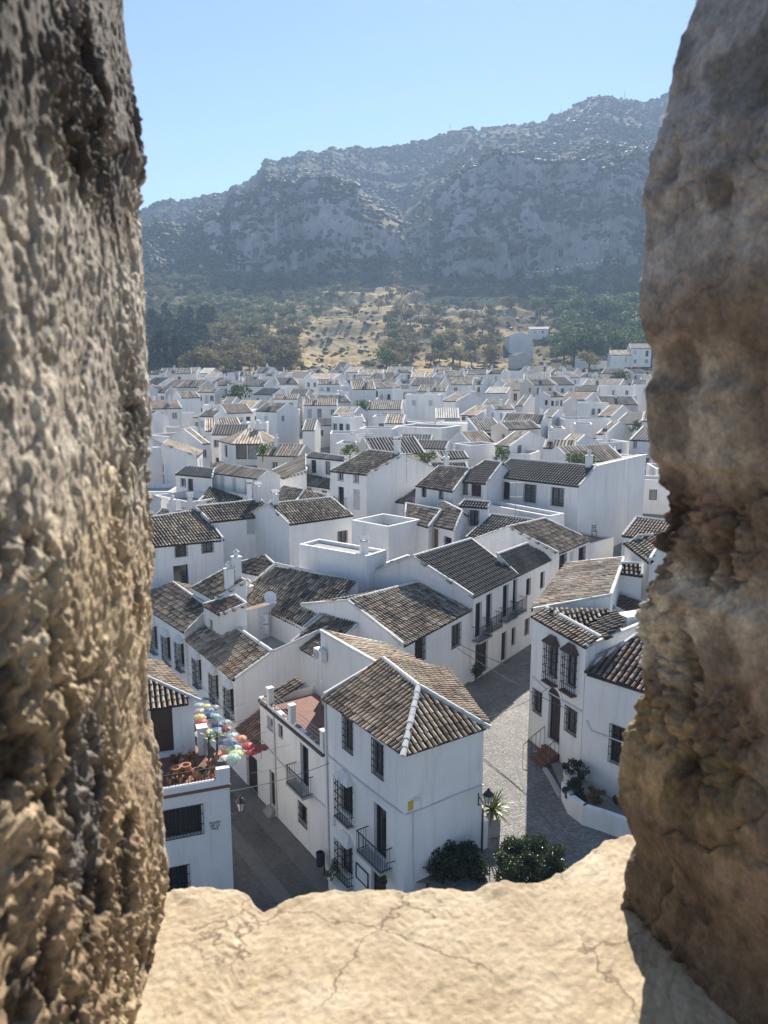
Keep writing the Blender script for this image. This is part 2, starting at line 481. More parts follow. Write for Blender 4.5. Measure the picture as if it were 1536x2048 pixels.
def opening(root, o, t, n, s0, s1, a, b, kind, D):
    """fill one wall opening: window or door with its pane, frame, grille, balcony, hood"""
    w, h = s1 - s0, b - a
    o = (o[0], o[1]); door = kind in ('door', 'wdoor', 'garage', 'balcony', 'bdoor')
    mb = MB(); f = .06
    fm = {'red': 'rframe', 'wdoor': 'wood', 'door': 'dframe', 'garage': 'dframe', 'balcony': 'dframe', 'bdoor': 'dframe', 'dk': 'dframe', 'wood': 'wood2', 'cage': 'dframe', 'bars': 'dframe', 'tilecage': 'dframe', 'tan': 'wood2'}.get(kind, 'frame')
    for x0, x1, z0, z1 in ((s0, s0 + f, a, b), (s1 - f, s1, a, b), (s0 + f, s1 - f, b - f, b), (s0 + f, s1 - f, a, a + (f if not door else .02))):
        mb.box(o, t, n, x0, x1, -D - .02, -D + .05, z0, z1)
    if kind in ('win', 'bars', 'cage', 'red', 'tilecage') and w > .6: mb.box(o, t, n, s0 + w / 2 - .03, s0 + w / 2 + .03, -D - .02, -D + .04, a + f, b - f)
    root_part = mb.obj('door' if door else 'window', fm, root)
    pm = {'door': 'dark', 'wdoor': 'wood', 'garage': 'dark', 'bdoor': 'dark', 'shut': 'shut', 'wood': 'wood2', 'balcony': 'glass', 'tan': 'wood2'}.get(kind, 'glass')
    p = MB()
    if kind in ('garage', 'shut'):                       # horizontal slats
        k = max(3, int(h / .16))
        for i in range(k):
            z = a + h * i / k; p.box(o, t, n, s0 + .01, s1 - .01, -D - .03, -D + (.01 if i % 2 else .022), z, z + h / k - .012)
        p.box(o, t, n, s0, s1, -D - .06, -D - .03, a, b)
    elif kind in ('wdoor', 'door', 'wood', 'bdoor', 'tan'):
        p.box(o, t, n, s0 + .02, s1 - .02, -D - .04, -D, a + .02, b - .02)
        for i in (0, 1):
            for j in (0, 1):
                p.box(o, t, n, s0 + w * (.12 + .44 * i), s0 + w * (.44 + .44 * i), -D, -D + .02, a + h * (.06 + .5 * j), a + h * (.46 + .46 * j))
    else:
        p.box(o, t, n, s0 + .02, s1 - .02, -D - .05, -D - .02, a + .02, b - .02)
    if pm == 'glass' and not door and rng.random() < .35: pm = 'curtain'
    p.obj('panel' if door or kind in ('shut', 'wood') else 'pane', pm, root_part)
    if kind in ('bars', 'cage', 'tilecage'):
        g = MB(); out = .0 if kind == 'bars' else .26
        lo, hi = (a - .02, b + .02) if kind == 'bars' else (a - .25, b - .02)
        x0, x1 = s0 - .06, s1 + .06
        k = max(4, int((x1 - x0) / .14))
        for i in range(k + 1):
            x = x0 + (x1 - x0) * i / k; g.box(o, t, n, x - .011, x + .011, out + .03, out + .052, lo, hi)
        nh = 3 if h < 1.5 else 5
        for i in range(nh + 1):
            z = lo + (hi - lo) * i / nh
            g.box(o, t, n, x0, x1, out + .026, out + .056, z - .012, z + .012)
            if out:
                for x in (x0, x1): g.box(o, t, n, x - .012, x + .012, 0, out + .03, z - .012, z + .012)
            else:
                for x in (x0, x1): g.box(o, t, n, x - .012, x + .012, -.01, .03, z - .012, z + .012)
        if out:
            for x in (x0, x1):
                for dd in (.1, .2): g.box(o, t, n, x - .01, x + .01, dd, dd + .02, lo, hi)
        g.obj('grille', 'iron', root_part)
        if out:
            q = MB(); q.box(o, t, n, x0 - .04, x1 + .04, .0, out + .1, lo - .09, lo - .02); q.obj('sill', 'stone_sill' if kind == 'cage' else 'terra', root_part)
            W = lambda x, dd, z: (o[0] + t[0] * x + n[0] * dd, o[1] + t[1] * x + n[1] * dd, z)
            hd = MB(); tz = b + .32; xm0, xm1 = s0 + w * .22, s1 - w * .22
            hd.hexa([W(x0 - .05, 0, b + .0), W(x1 + .05, 0, b + .0), W(x1 + .05, out + .1, b), W(x0 - .05, out + .1, b),
                     W(xm0, .0, tz), W(xm1, .0, tz), W(xm1, .07, tz), W(xm0, .07, tz)])
            hd.box(o, t, n, x0 - .06, x1 + .06, 0.002, out + .12, b - .06, b)
            if kind == 'tilecage':
                for i in range(7):
                    x = x0 + (x1 - x0) * (i + .5) / 7; xt = xm0 + (xm1 - xm0) * (i + .5) / 7
                    hd.bar(W(x, out + .16, b + .02), W(xt, .05, tz + .03), .06, 6)
            hd.obj('hood', 'white2' if kind == 'cage' else 't_red', root_part)
    elif kind == 'win' or kind == 'red' or kind == 'plain':
        q = MB(); q.box(o, t, n, s0 - .06, s1 + .06, -.02, .06, a - .06, a - .003); q.obj('sill', 'stone_sill', root_part)
    if kind == 'balcony':
        q = MB(); x0, x1 = s0 - .45, s1 + .45
        q.box(o, t, n, x0, x1, .002, .62, a - .1, a - .004); sl = q.obj('balcony', 'stone_sill', root)
        g = MB(); top = a + .98
        g.box(o, t, n, x0, x1, .56, .60, top - .03, top); g.box(o, t, n, x0, x1, .57, .59, a + .06, a + .09)
        for x in (x0 + .015, x1 - .015):
            g.box(o, t, n, x - .015, x + .015, .003, .56, top - .03, top); g.box(o, t, n, x - .012, x + .012, .003, .56, a + .06, a + .09)
            for dd in (.12, .24, .36, .48): g.box(o, t, n, x - .008, x + .008, dd, dd + .016, a, top - .03)
        k = int((x1 - x0) / .11)
        for i in range(k + 1):
            x = x0 + .015 + (x1 - x0 - .03) * i / k; g.box(o, t, n, x - .008, x + .008, .57, .588, a - .003, top - .03)
        g.obj('railing', 'iron', sl)
def chimney(h, x, y, z, ht=1.1, w=.45, style=0, rz=.3):
    m = MB(); m.cbox((x, y, z - .5), w, w, ht + .5, rz); m.cbox((x, y, z + ht + .003), w * 1.25, w * 1.25, .07, rz)
    o = m.obj('chimney', 'white', h.e)
    c = MB(); zt = z + ht + .07
    if style == 0:                                       # four stubs carrying a little tiled hat
        for dx in (-1, 1):
            for dy in (-1, 1):
                ca, sa = math.cos(rz), math.sin(rz); qx, qy = dx * w * .42, dy * w * .42
                c.cbox((x + qx * ca - qy * sa, y + qx * sa + qy * ca, zt + .003), .09, .09, .2, rz)
        ca, sa = math.cos(rz), math.sin(rz)
        for sgn in (-1, 1):
            P = lambda q, r, zz: (x + q * ca - r * sa, y + q * sa + r * ca, zz)
            c.quad(P(-w * .7, sgn * w * .7, zt + .2), P(w * .7, sgn * w * .7, zt + .2), P(w * .7, 0, zt + .42), P(-w * .7, 0, zt + .42))
        c.obj('cap', 'mortar', o)
    else:
        c.lathe((x, y, zt), [(w * .32, 0), (w * .32, .3), (w * .5, .32), (w * .1, .5)], 8); c.obj('cap', 'white2', o)
    return o

ALL = []                                                # plan footprints, to keep infill houses clear
def solve_eave(p, q, hh):
    """eave height so that the eave stands hh above the ground below it"""
    z = 8.0
    for _ in range(40):
        a, b = atz(*p, z), atz(*q, z); m = (a + b) / 2
        z += .35 * (float(zg(m[0], m[1])) + hh - z)
        z = min(z, EYE - .6)
    return z
def dist_of(v):
    return float(np.interp(v, [690, 735, 745, 757, 780, 810, 850, 890, 930, 957], [300, 258, 245, 225, 195, 165, 132, 106, 82, 70]))
def far_corners(EL, ER, RR, RL):
    """distant houses: distance from the street rows, then a true rectangle turned so that the gable shows as seen"""
    y = dist_of((EL[1] + ER[1]) / 2)
    m = aty((EL[0] + ER[0]) / 2, (EL[1] + ER[1]) / 2, y)
    L = (ER[0] - EL[0]) / FPX * y
    run = float(np.clip(((EL[1] + ER[1]) - (RL[1] + RR[1])) / 2 / FPX * y / .22, 2.6, 5.0))
    r = aty((RL[0] + RR[0]) / 2, (RL[1] + RR[1]) / 2, y + run)
    dx = float(np.clip(r[0] - m[0], -.75 * run, .75 * run)); zr = float(np.clip(r[2], m[2] + .33 * run, m[2] + .6 * run))
    e = V3(run, -dx, 0) / math.hypot(run, dx) * L / 2 * 1.0
    a, b = m - e, m + e
    k = V3(dx, run, zr - m[2])
    return a, b, b + k, a + k
def house(label, EL, ER, RR, RL, h=6.0, ze=None, zr=None, tanp=.42, kind='gable', roof='t_old', ops=(), nw=None, wall='white', ch=(), z0=None, pitch=.26,
          group=None, caps=True, wk='win', loose=0, loose_mat=None, depth=None, ragged=1.0, cat='house'):
    if ze is None and (EL[1] + ER[1]) / 2 < 905:
        a, b, c, d = far_corners(EL, ER, RR, RL)
        return house3(label, a, b, c, d, kind, roof, ops, nw, wall, ch, a[2] - max(h, 5), pitch, group, caps, wk, loose, loose_mat, h, depth, ragged, cat)
    """a house from the four photo corners of its visible roof slope: eave left/right (seen from outside) and ridge right/left"""
    if ze is None: ze = solve_eave(EL, ER, h)
    a, b = atz(*EL, ze), atz(*ER, ze)
    if zr is None:
        lo, hi = ze + .1, EYE - .05
        L = np.hypot(*(b - a)[:2]); nn = V3((b - a)[1], -(b - a)[0]) / L
        best = None
        for z in np.linspace(ze + .15, min(EYE - .1, ze + 5), 400):
            m = (atz(*RR, z) + atz(*RL, z)) / 2
            run = -float(np.dot(m[:2] - a[:2], nn))
            if run < .4: continue
            e = abs((z - ze) / run - tanp)
            if best is None or e < best[0]: best = (e, z)
        zr = best[1] if best else ze + 1.2
    c, d = atz(*RR, zr), atz(*RL, zr)
    return house3(label, a, b, c, d, kind, roof, ops, nw, wall, ch, z0, pitch, group, caps, wk, loose, loose_mat, h, depth, ragged, cat)
def house3(label, a, b, c, d, kind='gable', roof='t_old', ops=(), nw=None, wall='white', ch=(), z0=None, pitch=.26, group=None, caps=True, wk='win', loose=0, loose_mat=None, h=6.0, depth=None, ragged=1.0, cat='house'):
    ze, zr = a[2], c[2]
    cen = (a + b + c + d) / 4
    if z0 is None: z0 = float(min(zg(*p[:2]) for p in (a, b, c, d))) - .6
    H = House(label, cen, z0, cat, group)
    far = cen[1] > 84
    if kind == 'gable':
        e2 = 2 * c - b; e2[2] = ze; f2 = 2 * d - a; f2[2] = ze
        out = [a, b, c, e2, f2, d]
        slopes = [[a, b, c, d], [e2, f2, d, c]]
    else:
        out = [a, b, c, d]; slopes = [[a, b, c, d]]
    L = float(np.hypot(*(b - a)[:2])); ops2 = []
    for op in ops:
        if len(op) == 6:                                  # photo point of the opening's centre
            e, u, v, w, hh, k = op
            P, Q = out[e], out[(e + 1) % len(out)]
            q = onwall(u, v, P, Q); ops2.append((e, float(np.hypot(*(q - P)[:2])) * (1 if np.dot((q - P)[:2], (Q - P)[:2]) > 0 else -1), q[2], w, hh, k))
        else: ops2.append(op[1:])
    if nw:
        for fl in range(2):
            zc = ze - 1.35 - fl * 2.8
            if zc < z0 + 1.3: break
            for i in range(nw):
                if rng.random() < .12: continue
                sc = L * (i + .5 + rng.uniform(-.1, .1)) / nw
                tall = rng.random() < .25
                ops2.append((0, sc, zc - (.3 if tall else 0), rng.uniform(.75, 1.05), 1.9 if tall else rng.uniform(1.0, 1.35), rng.choice((wk, wk, 'dk', 'shut'))))
    if kind == 'gable' and nw:
        for ed_, q_ in ((1, .55), (5, .45)):
            if rng.random() < .6: ops2.append((ed_, float(np.hypot(*(c - b)[:2])) * q_, ze - 1.2, .75, 1.0, rng.choice(('win', 'dk'))))
            if rng.random() < .35: ops2.append((ed_, float(np.hypot(*(c - b)[:2])) * q_, ze - 3.7, .85, 1.3, 'dk'))
    H.walls(out, z0, ops2, wall)
    for i, sl in enumerate(slopes):
        tiled_slope(sl, H.e, roof, pitch if not far else .42, loose=loose if i == 0 else 0, loose_mat=loose_mat, far=far, ragged=ragged)
    if caps:
        ridge_caps(d, c, H.e)
        for p, q in ((b, c), (d, a)): verge(p, q, H.e, 'white' if far else 'mortar')
        if kind == 'gable':
            for p, q in ((c, e2), (f2, d)): verge(p, q, H.e, 'white' if far else 'mortar')
    for cc in ch:
        u, fr, ht, st = cc                                # fraction along the ridge, fraction down the slope
        p = d + (c - d) * u; q = a + (b - a) * u; p = p + (q - p) * fr
        chimney(H, p[0], p[1], p[2], ht, .5, st, math.atan2(*(b - a)[1::-1]))
    ALL.append(np.array([p[:2] for p in out]))
    H.pts = out
    return H
def flat_house(label, p, q, depth, h=5.5, ze=None, ops=(), nw=None, wall='white', z0=None, para=.5, floor='conc', ch=(), group=None, dirv=None, wk='win', cat='house'):
    """block with a flat terrace roof and parapet; p, q: photo corners of the front parapet top"""
    if ze is None and (p[1] + q[1]) / 2 < 905:
        y = dist_of((p[1] + q[1]) / 2); a, b = aty(*p, y), aty(*q, y); ze = a[2] = b[2] = (a[2] + b[2]) / 2
        sl = float(np.clip((p[1] - q[1]) / max(4, q[0] - p[0]), -.35, .35)) * 1.6 * np.hypot(*(b - a)[:2]); b[1] += sl
        if z0 is None: z0 = ze - max(h, 5)
    else:
        if ze is None: ze = solve_eave(p, q, h)
        a, b = atz(*p, ze), atz(*q, ze)
    t = (b - a)[:2]; L = float(np.hypot(*t)); t = t / L; n = V3(t[1], -t[0])
    dv = -n if dirv is None else np.array(dirv) / np.hypot(*dirv)
    c = b.copy(); c[:2] += dv * depth; d = a.copy(); d[:2] += dv * depth
    if z0 is None: z0 = float(min(zg(*x[:2]) for x in (a, b, c, d))) - .6
    H = House(label, (a + b + c + d) / 4, z0, cat, group)
    out = [a, b, c, d]; ops2 = []
    for op in ops:
        if len(op) == 6:
            e, u, v, w, hh, k = op; P, Q = out[e], out[(e + 1) % 4]; r = onwall(u, v, P, Q)
            ops2.append((e, float(np.hypot(*(r - P)[:2])), r[2], w, hh, k))
    if nw:
        for fl in range(2):
            zc = ze - para - 1.4 - fl * 2.8
            if zc < z0 + 1.3: break
            for i in range(nw):
                ops2.append((0, L * (i + .5) / nw, zc, rng.uniform(.8, 1.1), rng.uniform(1.0, 1.7), rng.choice((wk, 'dk', 'shut'))))
    H.walls(out, z0, ops2, wall)
    m = MB(); k = .2
    ins = []
    for i in range(4):
        P, Q, R = out[i - 1], out[i], out[(i + 1) % 4]
        u1 = (P - Q)[:2] / np.hypot(*(P - Q)[:2]); u2 = (R - Q)[:2] / np.hypot(*(R - Q)[:2])
        r = Q.copy(); r[:2] += (u1 + u2) * k; ins.append(r)
    for i in range(4):
        j = (i + 1) % 4; dz = V3(0, 0, para)
        m.quad(out[i], out[j], ins[j], ins[i]); m.quad(ins[i], ins[j], ins[j] - dz, ins[i] - dz)
    m.obj('parapet', wall, H.e)
    f = MB(); f.poly([x - V3(0, 0, para - .02) for x in ins]); f.obj('terrace_floor', floor, H.e)
    for cc in ch:
        P = a + (b - a) * cc[0]; P = P + (d - a) * cc[1]; chimney(H, P[0], P[1], ze - .3, cc[2], .5, cc[3])
    ALL.append(np.array([x[:2] for x in out])); H.pts = out
    return H
# ------------------------------------------------------------------ streets and ground
def ground_mats():
    m, N, L, b = new_mat('cobbles')
    pos = geo(N)
    mp = N.new('ShaderNodeMapping'); mp.inputs['Rotation'].default_value = (0, 0, math.radians(34)); mp.inputs['Scale'].default_value = (5.5, 9.5, 5.5); L.new(pos, mp.inputs[0])
    vo = N.new('ShaderNodeTexVoronoi'); vo.inputs['Scale'].default_value = 1.0; vo.inputs['Randomness'].default_value = .75; L.new(mp.outputs[0], vo.inputs['Vector'])
    ve = N.new('ShaderNodeTexVoronoi'); ve.feature = 'DISTANCE_TO_EDGE'; ve.inputs['Scale'].default_value = 1.0; ve.inputs['Randomness'].default_value = .75; L.new(mp.outputs[0], ve.inputs['Vector'])
    r = ramp(N, [(0, (.13, .122, .11)), (.5, (.21, .197, .176)), (1, (.29, .27, .24))]); L.new(vo.outputs['Color'], r.inputs[0])
    e = ramp(N, [(0.0, (0, 0, 0)), (.12, (1, 1, 1))]); L.new(ve.outputs['Distance'], e.inputs[0])
    c = mix(N, L, e.outputs[0], (.10, .09, .08), r.outputs[0])
    big = noise(N, L, .6, 4, .6, pos); f = ramp(N, [(.35, (.75,) * 3), (.7, (1.15,) * 3)]); L.new(big.outputs[0], f.inputs[0])
    c = mix(N, L, 1.0, c, f.outputs[0], 'MULTIPLY'); L.new(c, b.inputs['Base Color'])
    b.inputs['Roughness'].default_value = .72
    bump(N, L, e.outputs[0], b, .6, .025)
    M['cobble'] = m
    M['slab'] = flat('paving_slab', (.13, .122, .11), .75, 0, .22, 2.5)
    M['brickpave'] = flat('brick_paving', (.16, .085, .06), .8, 0, .3, 9)
    M['earth'] = flat('yard_earth', (.22, .20, .17), .95, 0, .3, .5)
ground_mats()
md_ = M['cobble'].copy(); md_.name = 'cobbles_shaded'; M['cobble_shaded'] = md_  # darker copy: the lower street's shade is put into the cobble colours
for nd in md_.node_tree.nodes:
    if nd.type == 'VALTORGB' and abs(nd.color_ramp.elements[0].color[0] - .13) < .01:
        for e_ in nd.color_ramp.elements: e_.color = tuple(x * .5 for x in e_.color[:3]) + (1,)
# base level under the village
gx = np.linspace(-190, 190, 96); gy = np.linspace(8, 262, 100)
X, Y = np.meshgrid(gx, gy)
Z = zg(X, Y) - .35
Z = np.where((Y < 47) & (X < 0), -.06, Z)
vid = np.arange(X.size).reshape(X.shape)
q = np.stack([vid[:-1, :-1], vid[:-1, 1:], vid[1:, 1:], vid[1:, :-1]], -1).reshape(-1, 4)
tag(np_mesh('ground', np.stack([X, Y, Z], -1).reshape(-1, 3), q, 'earth', None, smooth=True), kind='structure')

zE = 8.87
aL, aF, aR, aB = atz(648, 1390, zE), atz(808, 1503, zE), atz(968, 1450, zE), atz(894, 1334, zE)
FD = (aL - aF)[:2] / np.hypot(*(aL - aF)[:2])           # direction of the long street facade, away from the viewer
FN = V3(-FD[1], FD[0]) * 1.0                             # towards the street
if FN[0] > 0: FN = -FN
fac = lambda s, d=0.0, z=0.0: V3(aF[0] + FD[0] * s + FN[0] * d, aF[1] + FD[1] * s + FN[1] * d, z)
def sheet(name, pts, mat, label=None, nsub=1):
    mb = MB(); mb.poly(pts); o = mb.obj(name, mat); o['kind'] = 'structure'; return o
# lower street with its paler slab strip
sheet('street', [fac(-9, 12, 0), fac(-9, 0, 0), fac(40, 0, 0), fac(40, 12, 0)][::-1], 'cobble_shaded')
for nm, s0, s1, d0, d1, mat in (('paving_strip', -6, 30, 2.25, 2.95, 'slab'), ('gutter', 4.5, 30, .05, 1.05, 'slab'), ('brick_paving', -1.0, 4.2, .02, .95, 'brickpave')):
    sheet(nm, [fac(s0, d0, .008), fac(s1, d0, .008), fac(s1, d1, .008), fac(s0, d1, .008)], mat)
# upper street
ups = [(-1, 24, 3.0), (14, 22, 3.0), (16, 31, 3.0), (12.2, 36.5, 3.12), (9, 40.4, 3.25), (12, 47, 3.47), (16, 56, 3.5), (30, 75, 6.9), (27, 76, 6.9), (12.6, 57, 3.5), (5.6, 47, 3.47), (3, 42, 3.3), (2.2, 36, 3.1), (1.0, 31, 3.0)]
mb = MB()
gx2 = np.linspace(-1, 17, 40); gy2 = np.linspace(21, 60, 80)
X2, Y2 = np.meshgrid(gx2, gy2)
Z2 = np.interp(Y2, [21, 33, 45, 60], [3.0, 3.0, 3.47, 3.52]) + .02 * np.cos((X2 - 6) * .6)
vid = np.arange(X2.size).reshape(X2.shape)
q = np.stack([vid[:-1, :-1], vid[:-1, 1:], vid[1:, 1:], vid[1:, :-1]], -1)
m2 = (X2 > 1.0 + (30 - Y2).clip(0) * .12)[:-1, :-1]
tag(np_mesh('street', np.stack([X2, Y2, Z2], -1).reshape(-1, 3), q[m2], 'cobble', None, smooth=True), kind='structure')
# gutter line of the upper street
pts = [atz(u, v, 3.25) for u, v in ((1035, 1440), (1030, 1490), (1034, 1530), (1050, 1570), (1075, 1610), (1110, 1650))]
mb = MB()
for i in range(len(pts) - 1):
    a, b = pts[i], pts[i + 1]; d = (b - a)[:2]; d = d / np.hypot(*d); n = V3(-d[1], d[0], 0) * .09
    za, zb = [float(np.interp(p[1], [21, 33, 45, 60], [3.0, 3.0, 3.47, 3.52])) + .032 for p in (a, b)]
    a, b = a.copy(), b.copy(); a[2] = za; b[2] = zb
    mb.quad(a - n, b - n, b + n, a + n)
mb.obj('gutter', 'slab')['kind'] = 'structure'

# ------------------------------------------------------------------ the corner house with the hipped roof
H = House('three-storey white corner house with hipped tan tile roof and iron balcony', (aL + aR) / 2, 0.0)
ap, re = atz(837, 1373, 10.15), atz(767, 1318, 10.15)
out = [aL, aF, aR, aB, re]
def wop(P, Q, e, lst): 
    r = []
    for u, v, w, h, k in lst:
        x = onwall(u, v, P, Q); r.append((e, float(np.hypot(*(x - P)[:2])), x[2], w, h, k))
    return r
ops = wop(aL, aF, 0, [(696, 1470, .75, 1.5, 'bars'), (756, 1518, .75, 1.5, 'bars'), (693, 1592, 1.05, 1.75, 'cage'), (693, 1712, 1.05, 1.75, 'cage'), (760, 1664, .95, 2.35, 'balcony'), (757, 1782, 1.15, 2.3, 'door')])
H.walls(out, -.3, ops)
tiled_slope([aL, aF, ap, re], H.e, 't_tan', .255, .36, .22, 200, 't_old_o')
tiled_slope([aF, aR, ap], H.e, 't_tan', .255, .36, .22, 100, 't_old_o')
tiled_slope([aR, aB, re, ap], H.e, 't_tan', .255, .36, .2)
for p, q_ in ((aF, ap), (aR, ap), (re, ap)):
    d = (q_ - p) / np.linalg.norm(q_ - p); ridge_caps(p - d * (.28 if p is not re else 0), q_, H.e, 'mortar', .13)
verge(aL, re, H.e)
ALL.append(np.array([p[:2] for p in out]))
def wall_run(name, pts, r, parent, mat='pipe'):
    mb = MB(); mb.tube(pts, r, 5); return mb.obj(name, mat, parent)
wo = lambda P, Q, u, v, d=.05: onwall(u, v, P, Q) + np.append(V3((Q - P)[1], -(Q - P)[0]) / np.hypot(*(Q - P)[:2]) * d, 0)
wall_run('cable_run', [wo(aL, aF, u, v) for u, v in ((655, 1508), (700, 1545), (750, 1585), (805, 1626))] + [wo(aF, aR, u, v) for u, v in ((812, 1628), (850, 1615), (900, 1593), (966, 1568))], .03, H.e)
wall_run('drain_pipe', [wo(aL, aF, 652, 1400), wo(aL, aF, 656, 1560), wo(aL, aF, 660, 1730)], .045, H.e)
wall_run('drain_pipe', [wo(aF, aR, 826, 1625), wo(aF, aR, 825, 1700), wo(aF, aR, 828, 1790)], .025, H.e)
mb = MB(); p = wo(aL, aF, 668, 1642, 0); mb.box(p, FD, FN, -.12, .12, .0, .1, p[2] - .17, p[2] + .17); mb.obj('meter_box', 'metalw', H.e)
mb = MB(); p = wo(aL, aF, 726, 1712, 0); mb.box(p, FD, FN, -.12, .12, .0, .03, p[2] - .17, p[2] + .17); mb.obj('wall_plaque', 'metalw', H.e)
mb = MB(); p = wo(aF, aR, 821, 1611, 0); t_ = (aR - aF)[:2] / np.hypot(*(aR - aF)[:2]); n_ = V3(t_[1], -t_[0])
mb.box(p, t_, n_, -.12, .12, .0, .03, p[2] - .2, p[2] + .2); M['yellow'] = flat('plaque_yellow', (.55, .42, .03), .5); mb.obj('alarm_plaque', 'yellow', H.e)
mb = MB(); p = wo(aF, aR, 828, 1596, 0); mb.box(p, t_, n_, -.05, .05, .0, .12, p[2] - .04, p[2] + .04); mb.bar(p + V3(n_[0] * .12, n_[1] * .12, 0), p + V3(n_[0] * .2 + t_[0] * .25, n_[1] * .2 + t_[1] * .25, -.08), .045, 8); mb.obj('security_camera', 'metalw', H.e)
A_H = H

# house behind it: one slope falling to the upper street
p1 = onwall(641, 1262, re, re + np.append(FD, 0)); p2 = re + V3(0, 0, -.25); p2[2] = p1[2]
lo2 = aB.copy(); lo2[2] = 8.35; lo1 = V3(lo2[0] + (p1 - p2)[0] * .92, lo2[1] + (p1 - p2)[1] * .92, 8.35)
H = House('tall white house whose weathered tile slope falls away from a stained blank wall', (p1 + lo2) / 2, 0)
H.walls([p1, p2, lo2, lo1], 0, mat='white2'); tiled_slope([p1, p2, lo2, lo1], H.e, 't_tan', .25, .4, .12, ragged=2.0)
verge(p2, p1, H.e); verge(p1, lo1, H.e)
ALL.append(np.array([p[:2] for p in (p1, p2, lo2, lo1)]))

# terrace house along the same facade
bS0, bS1 = 0.02 + float(np.hypot(*(aL - aF)[:2])), float(np.hypot(*(onwall(521, 1450, aL, aF) - aF)[:2]))
bz = 6.0
H = House('white terraced house with roof terrace, wire railing and tall balcony door', fac((bS0 + bS1) / 2, -1.5, 0), 0)
bd = -3.3
bo = [fac(bS1, 0, bz), fac(bS0, 0, bz), fac(bS0, bd, bz), fac(bS1, bd, bz)]
H.walls(bo, -.3, wop(bo[0], bo[1], 0, [(609, 1533, .85, 2.2, 'balcony'), (561, 1463, .5, .75, 'dk'), (541, 1447, .8, .65, 'win'), (606, 1629, .75, 1.1, 'bars'), (546, 1580, .85, 2.1, 'wdoor')]))
mb = MB(); mb.poly([fac(bS1 - .2, -.2, bz - .38), fac(bS0, -.2, bz - .38), fac(bS0, bd, bz - .38), fac(bS1 - .2, bd, bz - .38)]); mb.obj('terrace_floor', 'terra', H.e)
# parapet kerb with brick coping, three posts and wires
mb = MB()
mb.box(fac(0), FD, FN, bS0 + .01, bS1, -.22, .05, bz - .02, bz + .16)
mb.obj('parapet', 'white2', H.e)
mb = MB(); k = 14
for i in range(k):
    s = bS0 + .15 + (bS1 - bS0 - .3) * i / k
    if rng.random() < .75: mb.box(fac(0), FD, FN, s, s + .36, -.2, .0, bz + .163, bz + .2)
mb.obj('coping', 't_org', H.e)
sm = (bS0 + bS1) / 2 - .1
for s in (bS0 + .2, sm, bS1 - 1.15):
    mb = MB(); mb.box(fac(0), FD, FN, s - .14, s + .14, -.24, .06, bz + .16, bz + 1.0); mb.box(fac(0), FD, FN, s - .17, s + .17, -.27, .09, bz + 1.003, bz + 1.08); mb.obj('terrace_post', 'white2', H.e)
mb = MB()
for zz in (.42, .64, .86): mb.bar(fac(bS0 + .2, -.1, bz + zz), fac(bS1 - 1.15, -.1, bz + zz), .014, 5)
mb.obj('railing_wire', 'metalg', H.e)
# little lean-to roof at its far end and the back parapet
lr = [fac(bS1, .0, bz), fac(bS1 - 1.1, .0, bz), fac(bS1 - 1.1, -2.2, bz + .75), fac(bS1, -2.2, bz + .75)]
tiled_slope([lr[0], lr[1], lr[2], lr[3]], H.e, 't_old', .25, .38, .15)
mb = MB(); mb.box(fac(0), FD, FN, bS0, bS1 - 1.1, bd, bd + .18, bz - .4, bz + .7); mb.obj('back_parapet', 'white', H.e)
wall_run('drain_pipe', [wo(bo[0], bo[1], 548, 1420), wo(bo[0], bo[1], 551, 1500), wo(bo[0], bo[1], 555, 1632)], .05, H.e)
wall_run('cable_run', [wo(bo[0], bo[1], u, v) for u, v in ((524, 1480), (560, 1522), (600, 1566), (650, 1612))], .03, H.e)
mb = MB(); mb.box(fac(0), FD, FN, bS1 - .3, bS0, -.05, .14, bz - .16, bz - .03); mb.obj('gutter', 'dframe', H.e)
mb = MB()
for i in range(2): mb.box(fac(0), FD, FN, bS1 - 1.7 + 0, bS1 - .95 + 0, .0, .45 - .2 * i, i * .17, .17 + i * .17)
mb.obj('doorstep', 'conc', H.e)
ALL.append(np.array([p[:2] for p in bo]))
# terrace door box, folding chair cover and air conditioner at the back of the terrace
mb = MB(); pd = fac(bS0 + .55, bd + .9, bz - .38); mb.box(pd, FD, FN, -.5, .5, -.04, .04, bz - .36, bz + 1.75); mb.box(pd, FD, FN, -.55, -.5, -.05, .9, bz - .36, bz + 1.8)
dr = mb.obj('door', 'dframe', H.e)
mb = MB(); mb.box(pd, FD, FN, -.4, .4, .041, .05, bz + .75, bz + 1.6); mb.obj('pane', 'shut', dr)

# garage house between it and the long row
gS1 = float(np.hypot(*(onwall(474, 1453, aL, aF) - aF)[:2])); gz = 3.05
go = [fac(gS1, 0, gz), fac(bS1 + .01, 0, gz), fac(bS1 + .01, -3.6, gz + 1.75), fac(gS1, -3.6, gz + 1.75)]
H = House('low white garage house with red-brown tiles and dark roller door', (go[0] + go[2]) / 2, 0)
H.walls(go, -.3, wop(go[0], go[1], 0, [(504, 1548, 1.5, 2.35, 'garage')])); tiled_slope(go, H.e, 't_red', .25, .38, .18)
ALL.append(np.array([p[:2] for p in go]))

